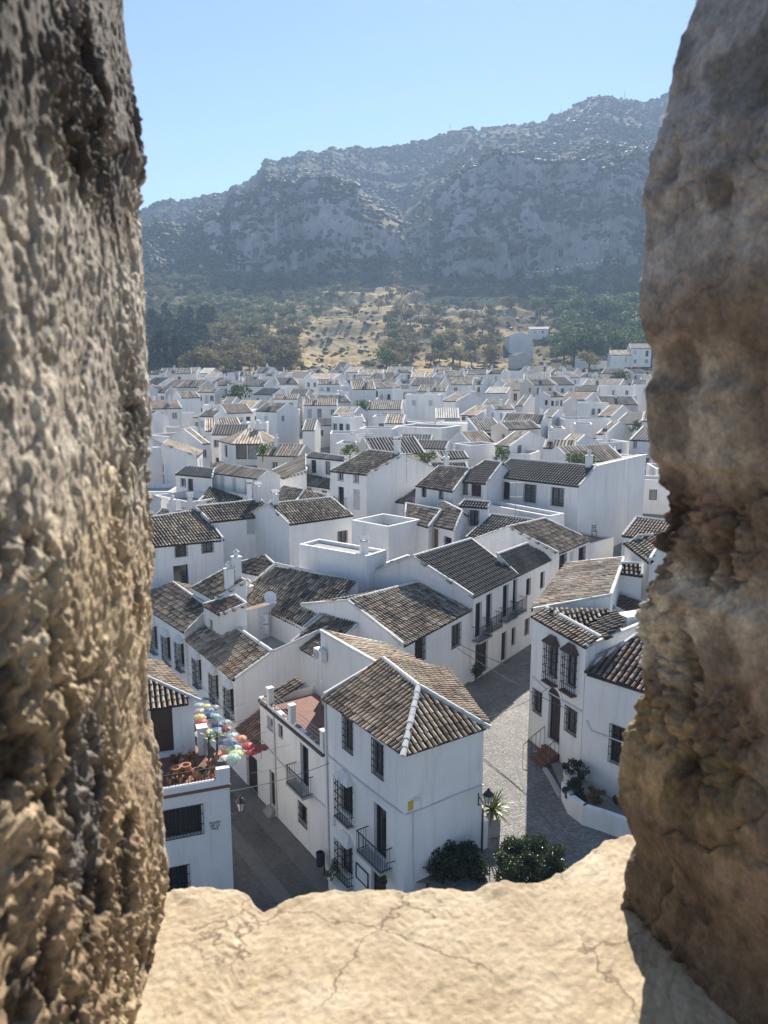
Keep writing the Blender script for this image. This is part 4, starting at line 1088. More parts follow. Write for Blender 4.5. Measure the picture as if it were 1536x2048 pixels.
chimney(H, r1[0], r1[1], r1[2] - .2, 1.1, .8, 1)
zc2 = zc_ - 3.0; mbk = MB(); cen = sum(O) / 6
for i in (0, 1, 2):
    P, Q = O[i], O[i + 1]; dp, dq = (P - cen), (Q - cen); dp[2] = dq[2] = 0; dp /= np.linalg.norm(dp); dq /= np.linalg.norm(dq)
    tiled_slope([V3(*(P + dp * 1.6)[:2], zc2 - .6), V3(*(Q + dq * 1.6)[:2], zc2 - .6), V3(*Q[:2], zc2), V3(*P[:2], zc2)], H.e, 't_dark', .4, far=True)
ALL.append(np.array([p[:2] for p in O]))

# flat roofed and terraced blocks
flat_house('long white terrace block with grey railing and baluster posts', (444, 1092), (578, 1071), 3.0, h=3.4, ops=[(0, 479, 1107, .8, .9, 'dk'), (0, 517, 1101, 1.1, .8, 'dk'), (0, 556, 1094, 1.1, .8, 'dk')], para=.3)
flat_house('white pergola terrace block with black railing beside pyramid-capped chimney', (309, 990), (378, 1004), 4.5, h=4.2, para=.7, ops=[(0, 338, 1018, .9, 1.1, 'shut'), (0, 368, 1022, .9, .8, 'shut')], ch=[(.98, .05, .8, 0)])
flat_house('white box terrace with empty frame parapet', (703, 1040), (777, 1053), 4.0, h=6.6, para=.9)
flat_house('white terrace with chair and white pipe rail up the street', (1182, 1088), (1228, 1074), 4.5, ze=9.2, para=.2, floor='t_org', z0=3.2)
flat_house('white parapeted block below the long barred house', (938, 1002), (1098, 1032), 2.0, h=5.8, para=.3)
flat_house('big blank white block facing the tall side wall', (841, 852), (872, 840), 9, h=8.4, para=.2)
flat_house('huge blank white gable block beside glinting roof', (872, 840), (940, 852), 8, h=8.6, para=.2)
flat_house('long white roof terrace with pale awning sheet', (1130, 838), (1222, 839), 8, h=5.4, para=.6, floor='t_metal')
flat_house('white cubic block with step parapet above the porch house', (579, 787), (614, 785), 9, h=6.0, para=.3)
flat_house('white curved-top block behind broken stone wall', (614, 790), (676, 787), 8, h=4.6, para=.3)
flat_house('tall white plain block with half-round shaft', (676, 783), (719, 781), 10, h=6.6, para=.3)
flat_house('tall grey-white concrete block by the trees', (454, 744), (470, 746), 8, h=8.5, wall='white2', para=.3)
flat_house('pale block tower with rough rendering', (487, 754), (513, 754), 8, h=8.5, wall='white2', para=.3)
flat_house('white tower house with dark cornice and tall brown windows', (997, 742), (1022, 742), 7, h=8.4, nw=1, para=.4)
flat_house('white terrace house with pale floor near the octagon', (660, 868), (760, 866), 6, h=3.8, para=.5)
flat_house('white walled patio with chimney stack near the arched windows', (672, 885), (706, 888), 5, h=4.2, para=.5, ch=[(.9, .3, 1.4, 0)])
flat_house('white house with deep recess and green blind', (745, 832), (780, 834), 6, h=6.6, nw=1, para=.4)
flat_house('white stepped block next to orange slopes', (1228, 812), (1262, 806), 7, h=4.6, para=.4, wall='white2')
flat_house('white low wall block under speckled small hip', (1000, 905), (1060, 908), 5, h=3.4, para=.4)
flat_house('bluish white block below striped sheet roof', (1106, 856), (1130, 858), 6, h=5.0, para=.4)
flat_house('white patio block with frame windows', (1150, 846), (1183, 850), 5, h=4.0, para=.4)

# big blank side wall of the barred house, running on to the right
_a, _b, _c3, _d3 = VB.pts[:4]
_dir = (_c3 - _b)[:2] / np.hypot(*(_c3 - _b)[:2])
_k = onwall(1291, 936, _c3, _c3 + np.append(_dir, 0)); _g = V3(_k[0], _k[1], _c3[2] + .03); _c4 = V3(*(_c3[:2] + _dir * .02), _c3[2] + .03); _w = np.append((_d3 - _c3)[:2] * .1, 0)
H = House('tall blank white block reaching on from the grey-roofed house to the merlon', (_c4 + _g) / 2, 5)
H.walls([_c4, _g, _g + _w, _c4 + _w], 4); mb = MB(); mb.poly([_c4 + V3(0, 0, -.01), _g + V3(0, 0, -.01), _g + _w + V3(0, 0, -.01), _c4 + _w + V3(0, 0, -.01)]); mb.obj('roof', 'conc', H.e); verge(_c4, _g, H.e, 'white', .25, .06)
ALL.append(np.array([p[:2] for p in (_c4, _g, _g + _w, _c4 + _w)]))

# ------------------------------------------------------------------ infill houses between the ones picked out above
def clear(poly, gap=.6):
    c = poly.mean(0); r = np.max(np.hypot(*(poly - c).T))
    for q in ALL:
        qc = q.mean(0); qr = np.max(np.hypot(*(q - qc).T))
        if np.hypot(*(c - qc)) > r + qr + gap: continue
        sep = False                                       # separating axis test
        for P in (poly, q):
            for i in range(len(P)):
                e = P[(i + 1) % len(P)] - P[i]; n = V3(e[1], -e[0]); l = np.hypot(*n)
                if l < 1e-6: continue
                n /= l; a, b = poly @ n, q @ n
                if a.max() + gap < b.min() or b.max() + gap < a.min(): sep = True; break
            if sep: break
        if not sep: return False
    return True
ROOFW = {'t_old': 'mottled tile', 't_tan': 'tan tile', 't_grey': 'grey-brown tile', 't_dark': 'dark mossy tile', 't_org': 'orange tile', 't_red': 'red-brown tile', 't_metal': 'pale sheet'}
irng = random.Random(21)
count = 0
for ring in np.arange(62, 262, 6.5):
    half = ring * .40 + 8
    x = -half + irng.uniform(0, 4)
    while x < half:
        x += irng.uniform(5.5, 8.5)
        y = ring + irng.uniform(-2.5, 2.5)
        if irng.random() < .1: continue
        w, dp = irng.uniform(5, 9.5), irng.uniform(5, 8)
        rz = math.radians(irng.choice((-38, -30, -20, -8, 4, 22, 34)) + irng.uniform(-6, 6))
        for shrink in (1.0, .75, .55):
            ca, sa = math.cos(rz), math.sin(rz); ww, dd = w * shrink, dp * shrink
            if ww < 3 or dd < 3: continue
            R = lambda p, q: V3(x + p * ca - q * sa, y + p * sa + q * ca)
            poly = np.array([R(-ww / 2, -dd / 2), R(ww / 2, -dd / 2), R(ww / 2, dd / 2), R(-ww / 2, dd / 2)])
            if clear(poly, .25): break
        else: continue
        if count >= 225: break
        if 130 < y < 262 and irng.random() < .04: continue
        z = float(zg(x, y)); hh = irng.uniform(3.2, 6.2) if y < 200 else irng.uniform(4.0, 5.6)
        near_top = EYE - (y * .012 if y < 220 else -1.0)
        ze = min(z + hh, near_top - 1.2)
        rf = irng.choice(('t_old', 't_old', 't_tan', 't_grey', 't_dark', 't_dark', 't_grey', 't_org'))
        nw = irng.choice((0, 1, 2, 2, 3, 3)); chm = [(irng.random() * .8 + .1, irng.random() * .5, irng.uniform(.8, 1.3), irng.choice((0, 1)))] if irng.random() < .6 else []
        tr = 0.46 * dd / 2
        P3 = lambda p, q, zz: V3(*R(p, q), zz)
        winw = {0: 'blank front', 1: 'one window', 2: 'two windows', 3: 'three windows'}[nw]
        size = 'small' if ww * dd < 28 else ('wide' if ww > 7.6 else 'plain')
        if irng.random() < .3:
            lab = '%s flat-roofed white house, %s%s, in the village mass' % (size, winw, ' and chimney' if chm else '')
            H = House(lab, P3(0, 0, z), z - .6, 'house', lab.split(', in the')[0].replace('white house', 'white houses'))
            o4 = [P3(-ww / 2, -dd / 2, ze), P3(ww / 2, -dd / 2, ze), P3(ww / 2, dd / 2, ze), P3(-ww / 2, dd / 2, ze)]
            H.walls(o4, z - .6, [(0, ww * (i + .5) / nw, ze - 1.7, .85, 1.2, irng.choice(('win', 'dk', 'shut'))) for i in range(nw)])
            m = MB(); ins = [o4[0] * .94 + o4[2] * .06, o4[1] * .94 + o4[3] * .06, o4[2] * .94 + o4[0] * .06, o4[3] * .94 + o4[1] * .06]
            for i in range(4):
                j = (i + 1) % 4; m.quad(o4[i], o4[j], ins[j], ins[i]); m.quad(ins[i], ins[j], ins[j] - V3(0, 0, .45), ins[i] - V3(0, 0, .45))
            m.obj('parapet', 'white', H.e)
            m = MB(); m.poly([p - V3(0, 0, .43) for p in ins]); m.obj('terrace_floor', irng.choice(('conc', 'terra', 'conc')), H.e)
            if chm: chimney(H, x + .8, y + .5, ze - .4, 1.2, .5, 0, rz)
            ALL.append(poly)
        else:
            lab = '%s white house, %s roof, %s%s, in the village mass' % (size, ROOFW[rf], winw, ' and chimney' if chm else '')
            house3(lab, P3(-ww / 2, -dd / 2, ze), P3(ww / 2, -dd / 2, ze), P3(ww / 2, 0, ze + tr), P3(-ww / 2, 0, ze + tr), 'gable', rf, nw=nw or None, ch=chm,
                   wall=irng.choice(('white', 'white', 'white', 'white', 'white2', 'cream')), z0=z - .6, group=lab.split(', in the')[0].replace('white house', 'white houses'))
        count += 1

# ------------------------------------------------------------------ hillside and mountain
RIDGE = np.array([(-800, 640), (-200, 570), (100, 500), (282, 442), (340, 412), (400, 403), (470, 392), (500, 374), (535, 352), (548, 328), (600, 314), (700, 299), (760, 297), (830, 287), (900, 264), (960, 259), (1040, 246), (1090, 226), (1130, 204), (1190, 199), (1240, 206), (1290, 190), (1335, 170), (1420, 135), (1600, 85), (2300, 60)], float)
FOOT = np.array([(-800, 600), (282, 552), (480, 545), (560, 548), (700, 545), (780, 530), (860, 552), (1000, 560), (1100, 550), (1280, 525), (1600, 500), (2300, 480)], float)
uu = np.concatenate([np.linspace(-800, 200, 50)[:-1], np.linspace(200, 1420, 520), np.linspace(1420, 2300, 50)[1:]])
rr = np.concatenate([np.linspace(190, 238, 10)[:-1], np.linspace(238, 590, 120)[:-1], np.linspace(590, 668, 120)[:-1], np.linspace(668, 960, 90)[:-1], np.linspace(960, 1500, 14)])
UU, RR = np.meshgrid(uu, rr)
vr = np.interp(uu, RIDGE[:, 0], RIDGE[:, 1]); vf = np.interp(uu, FOOT[:, 0], FOOT[:, 1])
vr = vr + 5 * fbm(uu / 23, 0, 3, 4, 9); 
def slope_of(u, v):
    a = (u - CX) / FPX; b = -(v - CY) / FPX
    return (-_s + b * _c) / np.hypot(a, _c + b * _s)
VV = np.zeros_like(UU)
for j in range(len(uu)):
    cl = .58 + .14 * math.sin(uu[j] / 130.) + .06 * math.sin(uu[j] / 37.)
    if uu[j] < 470: cl = .62
    if 480 < uu[j] < 720: cl = .78 - (uu[j] - 480) * .0005
    gul = math.exp(-((uu[j] - 790) / 55.) ** 2)                # the dry gully between the crags
    cl = cl * (1 - .55 * gul)
    VV[:, j] = np.interp(rr, [238, 300, 345, 420, 520, 590, 655, 800, 950, 960], [752, 736, 706, 645, 585, vf[j], vf[j] + cl * (vr[j] - vf[j]), vf[j] + (.5 + .5 * cl) * .93 * (vr[j] - vf[j]), vr[j], vr[j]])
SL = slope_of(UU, VV)
ZZ = EYE + RR * SL
AZ = np.arctan((UU - CX) / FPX / _c)
ZZ = np.where(RR > 960, ZZ[np.searchsorted(rr, 960)][None, :] - (RR - 960) * .42, ZZ)
cliff = sstep(585, 600, RR) * (1 - sstep(668, 720, RR)); up = sstep(600, 680, RR)
arc = AZ * 620
flute = ridged(arc / 22., ZZ / 150., RR / 400., 4, 31)
blk = fbm(arc / 60., ZZ / 40., RR / 80., 5, 41)
RD = RR + sstep(585, 640, RR) * (1 - sstep(860, 950, RR)) * 26 * fbm(arc / 95., 3.3, RR / 500., 3, 35) + cliff * (-13 * flute + 8 * blk) + up * (1 - sstep(900, 955, RR)) * 6 * blk
ZD = ZZ + up * (5 * fbm(arc / 40., RR / 45., 1, 3, 51) + .3 * ridged(arc / 12, RR / 16, 2, 2, 52)) * (1 - .7 * sstep(900, 955, RR)) + (1 - up) * sstep(270, 320, RR) * (2.2 * fbm(arc / 40, RR / 30, 3, 4, 61) + .5 * fbm(arc / 6, RR / 6, 3, 3, 62))
# terraces on the grove slope
ZD = ZD + (1 - up) * sstep(300, 360, RR) * .9 * np.sin(RR / 5.2 + 2 * fbm(arc / 60, RR / 60, 5, 2, 63))
ZD = ZD * sstep(236, 300, RR) + (zg(RD * np.sin(AZ), RD * np.cos(AZ)) - .7) * (1 - sstep(236, 300, RR))
XX, YY = RD * np.sin(AZ), RD * np.cos(AZ)
gz_, gr_ = np.gradient(ZD, axis=0), np.gradient(np.maximum(RD, 1), axis=0)
steep = np.abs(gz_) / np.maximum(np.abs(gr_), .05)
rockn = fbm(arc / 18, ZD / 22, RR / 25, 5, 71)
rock = np.clip(sstep(.8, 1.6, steep + .35 * rockn) * (1 - .93 * sstep(668, 730, RR)), 0, 1) * sstep(560, 600, RR)
grass = 1 - sstep(-.3, .5, fbm(arc / 45, RR / 28, 9, 5, 81))
mid = np.exp(-((UU - 800) / 260.) ** 4) * (1 - sstep(545, 600, RR))
left = (1 - sstep(560, 700, UU)) * 2.2 * (1 - sstep(560, 600, RR))
gul2 = np.exp(-((UU - 790 - (RR - 600) * .1) / 60.) ** 2) * sstep(560, 600, RR) * (1 - sstep(700, 800, RR))
C_rock, C_scrub, C_grass, C_soil = V3(.34, .325, .305), V3(.036, .042, .024), V3(.40, .295, .145), V3(.28, .20, .115)
fgr = np.clip(.10 + .85 * mid * (.35 + .65 * grass) + .12 * left + .35 * gul2 + .12 * grass, 0, 1)
base = C_scrub * (1 - fgr[..., None]) + (C_grass * grass[..., None] + C_soil * (1 - grass[..., None])) * (1 + .35 * fbm(arc / 5, RR / 4, 4, 4, 97)[..., None]) * fgr[..., None]
upb = C_scrub * 1.2 * (1 - .12 * grass[..., None]) + C_grass * .6 * (.12 * grass[..., None])
base = base * (1 - up[..., None]) + upb * up[..., None]
base = base * (1 - gul2[..., None] * .6) + C_grass * gul2[..., None] * .6
def polyd(pts):
    d = np.full(UU.shape, 1e9); P = np.array(pts, float)
    for a, b in zip(P[:-1], P[1:]):
        e = b - a; t = np.clip(((UU - a[0]) * e[0] + (VV - a[1]) * e[1]) / (e @ e), 0, 1)
        d = np.minimum(d, np.hypot(UU - a[0] - t * e[0], (VV - a[1] - t * e[1]) * 2))
    return d
for pts, w_, col_ in (([(440, 697), (560, 682), (690, 658), (800, 640), (900, 622), (1010, 628)], 5, V3(.34, .28, .19)), ([(560, 735), (640, 700), (760, 690)], 7, V3(.46, .36, .20)), ([(700, 600), (800, 612), (900, 600), (1000, 612)], 6, V3(.44, .35, .20)), ([(1005, 556), (1140, 538), (1300, 506)], 4, V3(.30, .27, .22))):
    k_ = (1 - sstep(w_ * .5, w_ * 1.6, polyd(pts)))[..., None]; base = base * (1 - k_) + col_ * k_
tone = base * (1 - rock[..., None]) + C_rock * (1 + .25 * rockn[..., None]) * rock[..., None]
tone = np.concatenate([np.clip(tone, .02, .6), np.ones(tone.shape[:2] + (1,))], -1)
m, N, L, b = new_mat('hillside')
at = N.new('ShaderNodeAttribute'); at.attribute_name = 'tone'
pos = geo(N)
n1 = noise(N, L, .22, 8, .65, pos); f1 = ramp(N, [(.3, (.7,) * 3), (.7, (1.25,) * 3)]); L.new(n1.outputs[0], f1.inputs[0])
c_ = mix(N, L, 1.0, at.outputs['Color'], f1.outputs[0], 'MULTIPLY'); L.new(c_, b.inputs['Base Color']); b.inputs['Roughness'].default_value = 1.0; b.inputs['Specular IOR Level'].default_value = 0.05
bump(N, L, n1.outputs[0], b, .5, 1.6)
vid = np.arange(UU.size).reshape(UU.shape)
q = np.stack([vid[:-1, :-1], vid[:-1, 1:], vid[1:, 1:], vid[1:, :-1]], -1).reshape(-1, 4)
tag(np_mesh('mountain', np.stack([XX, YY, ZD], -1).reshape(-1, 3), q, m, None, smooth=True, color=tone.reshape(-1, 4)), kind='structure')
# far plain all round, out of sight behind the mountain and behind the viewer
mb = MB()
mb.poly([(-1900, -600, -4), (1900, -600, -4), (1900, 1700, -4), (-1900, 1700, -4)]); mb.obj('plain', 'earth')['kind'] = 'structure'

SLD = (ZD - EYE) / RD
def terr(u, v):
    """where the sight line through a photo point first meets the hillside"""
    j = int(np.argmin(np.abs(uu - u))); s = slope_of(u, v)
    i = np.nonzero(SLD[:, j] >= s)[0]
    if not len(i): return None
    i = i[0]; return V3(RD[i, j] * math.sin(AZ[i, j]), RD[i, j] * math.cos(AZ[i, j]), ZD[i, j]), float(RR[i, j])

# ------------------------------------------------------------------ vegetation
def leaf_mat(name, c1, c2, rough=.65, trans=True):
    m, N, L, b = new_mat(name)
    a = N.new('ShaderNodeAttribute'); a.attribute_name = 'tint'
    oi = N.new('ShaderNodeObjectInfo')
    r = ramp(N, [(0, c1), (1, c2)]); L.new(a.outputs['Fac'], r.inputs[0])
    hs = N.new('ShaderNodeHueSaturation'); L.new(r.outputs[0], hs.inputs['Color'])
    mr = N.new('ShaderNodeMapRange'); mr.inputs[3].default_value = .7; mr.inputs[4].default_value = 1.35; L.new(oi.outputs['Random'], mr.inputs[0]); L.new(mr.outputs[0], hs.inputs['Value'])
    L.new(hs.outputs[0], b.inputs['Base Color']); b.inputs['Roughness'].default_value = rough; b.inputs['Specular IOR Level'].default_value = .5 if rough < .5 else .08
    tr = N.new('ShaderNodeBsdfTranslucent'); L.new(hs.outputs[0], tr.inputs[0])
    ms = N.new('ShaderNodeMixShader'); ms.inputs[0].default_value = .3
    out = [n for n in N if n.type == 'OUTPUT_MATERIAL'][0]
    L.new(b.outputs[0], ms.inputs[1]); L.new(tr.outputs[0], ms.inputs[2]); L.new(ms.outputs[0], out.inputs[0])
    return m
M['olive'] = leaf_mat('olive_leaf', (.085, .11, .05), (.22, .25, .13))
M['almond'] = leaf_mat('almond_leaf', (.12, .11, .045), (.28, .235, .11))
M['pine'] = leaf_mat('pine_needle', (.03, .048, .024), (.08, .11, .05))
M['green'] = leaf_mat('broad_leaf', (.05, .08, .025), (.14, .19, .07))
M['scrub'] = leaf_mat('scrub_leaf', (.055, .062, .035), (.12, .125, .07))
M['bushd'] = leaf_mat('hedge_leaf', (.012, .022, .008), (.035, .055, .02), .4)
M['bushl'] = leaf_mat('laurel_leaf', (.03, .055, .012), (.09, .13, .04), .35)
M['yucca'] = leaf_mat('palm_leaf', (.06, .09, .012), (.20, .24, .04), .4)
M['drypl'] = leaf_mat('dry_leaf', (.14, .08, .03), (.34, .22, .10))
M['bark'] = flat('bark', (.10, .075, .055), .9, 0, .3, 3)
def leaf_cloud(r, lobes, n, size, seed, trunk=None, clip=None):
    """leaf-sized faces spread through an uneven crown; returns verts, quads, tint"""
    g = np.random.default_rng(seed)
    k = g.integers(0, len(lobes), n); lb = np.array(lobes)[k]
    d = g.normal(size=(n, 3)); d /= np.linalg.norm(d, axis=1)[:, None]
    rad = g.random(n) ** .33 * (1 + .18 * np.sin(d[:, 0] * 5 + k) * np.cos(d[:, 2] * 6))
    c = lb[:, :3] + d * rad[:, None] * lb[:, 3:4] * np.array([1, 1, .85])
    t1 = g.normal(size=(n, 3)); t1 /= np.linalg.norm(t1, axis=1)[:, None]
    t2 = np.cross(t1, g.normal(size=(n, 3))); t2 /= np.linalg.norm(t2, axis=1)[:, None]
    s = size * g.uniform(.6, 1.4, n)[:, None]
    V = np.stack([c - t1 * s, c - t2 * s * .55, c + t1 * s, c + t2 * s * .55], 1).reshape(-1, 3)
    Q = np.arange(n * 4).reshape(-1, 4)
    return V, Q, np.repeat(np.clip(g.normal(.5, .25, n), 0, 1), 4)
def tree_mesh(name, kind, seed, n=420):
    g = random.Random(seed); lobes = []
    if kind == 'pine':
        for i in range(8):
            z = .3 + .085 * i * 1.0; w = .30 * (1 - i / 9.5); lobes.append((g.uniform(-.06, .06), g.uniform(-.06, .06), z, w))
    else:
        lobes.append((0, 0, .58, .30))
        for i in range(7):
            t = i * .9 + g.random(); q = g.uniform(.16, .34); lobes.append((q * math.cos(t), q * math.sin(t), g.uniform(.42, .80), g.uniform(.16, .27)))
    V, Q, tn = leaf_cloud(1, lobes, n, .055, seed)
    mb = MB(); mb.bar((0, 0, -.12), (.02, .01, .35), .035, 5); mb.bar((.02, .01, .3), (.15, .06, .55), .02, 4); mb.bar((.02, .01, .3), (-.13, .08, .52), .02, 4)
    nv = len(V)
    me = bpy.data.meshes.new(name)
    me.from_pydata([tuple(x) for x in V] + mb.v, [], [tuple(x) for x in Q] + [tuple(i + nv for i in f) for f in mb.f])
    a = me.attributes.new('tint', 'FLOAT', 'POINT'); a.data.foreach_set('value', np.concatenate([tn, np.zeros(len(mb.v))]).astype(np.float32))
    return me
TM = {}
for nm, kd, mt in (('olive_tree', 'round', 'olive'), ('almond_tree', 'round', 'almond'), ('pine_tree', 'pine', 'pine'), ('broadleaf_tree', 'round', 'green')):
    TM[nm] = []
    for s_ in range(4):
        me = tree_mesh(nm, kd, s_ * 7 + len(nm)); me.materials.append(M[mt]); me.materials.append(M['bark'])
        nq = 420; mi = np.zeros(len(me.polygons), np.int32); mi[nq:] = 1; me.polygons.foreach_set('material_index', mi); TM[nm].append(me)
trng = random.Random(5)
TL = {'olive_tree': ('small rounded grey-green olive tree of the grove rows', 'olive grove on the hillside'), 'almond_tree': ('loose brownish-green almond tree in dry grass', 'almond trees on the dry slope'),
      'pine_tree': ('dark pointed conifer in the shaded wood', 'conifers in the shaded wood'), 'broadleaf_tree': ('full dark green broadleaf tree above the white houses', 'broadleaf trees above the houses')}
def plant(nm, u, v, size):
    if 985 < u < 1098 and 650 < v < 742: return
    t = terr(u, v)
    if t is None: return
    p, r = t
    if r > 600: return
    o = bpy.data.objects.new(nm, trng.choice(TM[nm])); COL.objects.link(o)
    k = size * trng.uniform(.75, 1.3); o.scale = (k * trng.uniform(.9, 1.25), k * trng.uniform(.9, 1.25), k); o.rotation_euler = (0, 0, trng.uniform(0, 6.3)); o.location = p
    w_ = 'small ' if k < size * .92 else ('large ' if k > size * 1.13 else '')
    where = ' near the hill foot' if r < 330 else (' below the crags' if r > 500 else (' high on the slope' if r > 420 else ' midway up the slope'))
    tag(o, (w_ + TL[nm][0].replace('small ', '') + where), 'tree', w_ + TL[nm][1] + where)
for v in np.arange(578, 672, 9.5):                        # grove rows
    w_ = (v - 578) / 94.
    for u in np.arange(300, 690 - 60 * w_, 17 + 6 * w_):
        if trng.random() < .12: continue
        plant('olive_tree', u + (v * .7) % 11 + trng.uniform(-2, 2), v + trng.uniform(-1.5, 1.5) - (u - 300) * .01, 6.2)
for n_, nm, u0, u1, v0, v1, sz in ((70, 'pine_tree', 284, 440, 655, 738, 10), (30, 'pine_tree', 284, 400, 690, 740, 11), (90, 'almond_tree', 380, 600, 672, 748, 7.5), (50, 'almond_tree', 640, 1060, 562, 635, 6), (62, 'almond_tree', 760, 985, 635, 745, 7),
                                   (75, 'olive_tree', 290, 620, 553, 590, 6.5), (120, 'broadleaf_tree', 1060, 1310, 585, 735, 11), (8, 'broadleaf_tree', 760, 1000, 650, 745, 7), (26, 'broadleaf_tree', 1000, 1110, 640, 735, 7), (26, 'broadleaf_tree', 860, 1290, 555, 600, 7), (14, 'almond_tree', 1010, 1300, 690, 745, 6)):
    for _ in range(n_): plant(nm, trng.uniform(u0, u1), trng.uniform(v0, v1), sz)
# uncountable scrub on the crags
g = np.random.default_rng(3)
ok = (RR > 560) & (RR < 958) & (UU > 220) & (UU < 1420)
wgt = np.where(ok, (1 - .93 * rock) * (.2 + .8 * (1 - sstep(-.2, .45, fbm(arc / 30, RR / 30, 7, 4, 91)))) * np.where(RR > 930, 2.2, 1) * np.where((RR > 585) & (RR < 668), .55, 1.0), 0).ravel()
idx = g.choice(len(wgt), 12000, p=wgt / wgt.sum(), replace=False)
phi = (1 + 5 ** .5) / 2
ico = np.array([(-1, phi, 0), (1, phi, 0), (-1, -phi, 0), (1, -phi, 0), (0, -1, phi), (0, 1, phi), (0, -1, -phi), (0, 1, -phi), (phi, 0, -1), (phi, 0, 1), (-phi, 0, -1), (-phi, 0, 1)]) / 1.9
icf = np.array([(0, 11, 5), (0, 5, 1), (0, 1, 7), (0, 7, 10), (0, 10, 11), (1, 5, 9), (5, 11, 4), (11, 10, 2), (10, 7, 6), (7, 1, 8), (3, 9, 4), (3, 4, 2), (3, 2, 6), (3, 6, 8), (3, 8, 9), (4, 9, 5), (2, 4, 11), (6, 2, 10), (8, 6, 7), (9, 8, 1)])
P = np.stack([XX.ravel()[idx], YY.ravel()[idx], ZD.ravel()[idx]], -1)
sz = g.uniform(.7, 3.0, len(idx)) ** 1.0
jit = g.uniform(.6, 1.35, (len(idx), 12, 1))
V = P[:, None] + ico[None] * jit * sz[:, None, None] * np.array([1.1, 1.1, .9])
F = (np.arange(len(idx))[:, None, None] * 12 + icf[None]).reshape(-1, 3)
tag(np_mesh('scrub', V.reshape(-1, 3), None, 'scrub', None, np.repeat(g.uniform(0, 1, len(idx)), 12), tris=F), 'dark low scrub dotted over the crags and ridge', 'scrub', kind='stuff')
low = ((RR > 285) & (RR < 590) & (UU > 240) & (UU < 1400)).ravel(); wl_ = np.where(low, (.25 + (1 - sstep(-.4, .3, fbm(arc / 14, RR / 10, 2, 4, 95)).ravel()) ** 2) * np.clip(330 / RR.ravel(), 0, 2), 0)
idx = g.choice(len(wl_), 2600, p=wl_ / wl_.sum(), replace=False); P = np.stack([XX.ravel()[idx], YY.ravel()[idx], ZD.ravel()[idx]], -1) + g.uniform(-1.2, 1.2, (len(idx), 3)) * np.array([1, 1, 0])
V = P[:, None] + ico[None] * g.uniform(.6, 1.35, (len(idx), 12, 1)) * g.uniform(.35, 1.3, len(idx))[:, None, None] * np.array([1.3, 1.3, .8])
tag(np_mesh('undergrowth', V.reshape(-1, 3), None, M['almond'], None, np.repeat(g.uniform(0, 1, len(idx)), 12), tris=(np.arange(len(idx))[:, None, None] * 12 + icf[None]).reshape(-1, 3)), 'brownish undergrowth tufts on the dry hillside', 'undergrowth', kind='stuff')
# white road-side posts climbing below the crag
pts = [(1010 + i * 9.5, 556 - i * 1.75 - .00 * i * i) for i in range(29)]
for u, v in pts:
    t = terr(u, v)
    if t is None or t[1] > 640: continue
    mb = MB(); p = t[0]; mb.cbox((p[0], p[1], p[2] - .3), 2.0, .35, 1.3, -.25); mb.cbox((p[0], p[1], p[2] + 1.003), 2.2, .5, .15, -.25)
    tag(mb.obj('road_parapet', 'white'), 'short white roadside parapet block below the crag', 'parapet', 'white parapet blocks along the mountain road')
# masts on the ridge
for u in (889, 1091, 1206):
    j = int(np.argmin(np.abs(uu - u))); i = int(np.argmax(SLD[:np.searchsorted(rr, 965), j])); p = V3(XX[i, j], YY[i, j], ZD[i, j])
    mb = MB(); mb.bar(p - V3(0, 0, 2), p + V3(0, 0, 9), .35, 5); mb.bar(p + V3(-1.5, 0, 7), p + V3(1.5, 0, 7), .2, 4); mb.bar(p + V3(-1, 0, 5), p + V3(1, 0, 5), .2, 4)
    tag(mb.obj('mast', 'metalg'), 'thin mast standing on the mountain ridge', 'mast', 'masts on the ridge')
# white houses up on the slope, on the right
def slope_house(lab, u, v, w, dp, hh, rz, gable_front=True, nw=2, roof='t_grey', wall='white'):
    p, r = terr(u, v); ca, sa = math.cos(rz), math.sin(rz)
    R = lambda a_, b_, z: V3(p[0] + a_ * ca - b_ * sa, p[1] + a_ * sa + b_ * ca, z)
    zz = p[2] + hh
    if gable_front: return house3(lab, R(w / 2, 0, zz), R(w / 2, dp, zz), R(0, dp, zz + w * .2), R(0, 0, zz + w * .2), 'gable', roof, z0=p[2] - 3, wall=wall, ops=[('d', 5, w * .5, zz - 1.5, .9, 1.2, 'dk')])
    return house3(lab, R(-w / 2, 0, zz), R(w / 2, 0, zz), R(w / 2, dp / 2, zz + 1.2), R(-w / 2, dp / 2, zz + 1.2), 'gable', roof, z0=p[2] - 3, nw=nw, wall=wall)
slope_house('white gable-fronted house alone on the hillside among trees', 1032, 712, 11, 11, 7.5, .1)
slope_house('white flat-topped house above the lone gable on the hillside', 1066, 680, 9, 8, 5.0, -.1, False, 2, 't_metal')
slope_house('grey stone ruin below the lone gable house', 1036, 738, 7, 6, 4.6, .2, True, 1, 't_dark', 'greywall')
slope_house('long low white wall-like house on the park edge', 1196, 738, 19, 6, 3.0, .03, False, 0, 't_grey')
slope_house('white house with porch next to the park wall', 1266, 728, 9, 8, 6.0, .0, False, 2, 't_grey')
# street lamps by the park
for u, v in ((1271, 673), (1242, 668)):
    p, r = terr(u, v + 14); mb = MB(); mb.bar(p - V3(0, 0, .3), p + V3(0, 0, 5), .09, 6); o = mb.obj('street_lamp', 'metalg'); tag(o, 'white globe street lamp at the park edge', 'street lamp', 'park street lamps')
    mb = MB(); mb.lathe((p[0], p[1], p[2] + 5), [(.1, 0), (.5, .5), (.55, .6), (.1, .75)], 8); c_ = mb.obj('lamp_head', 'metalw', None); c_.parent = o
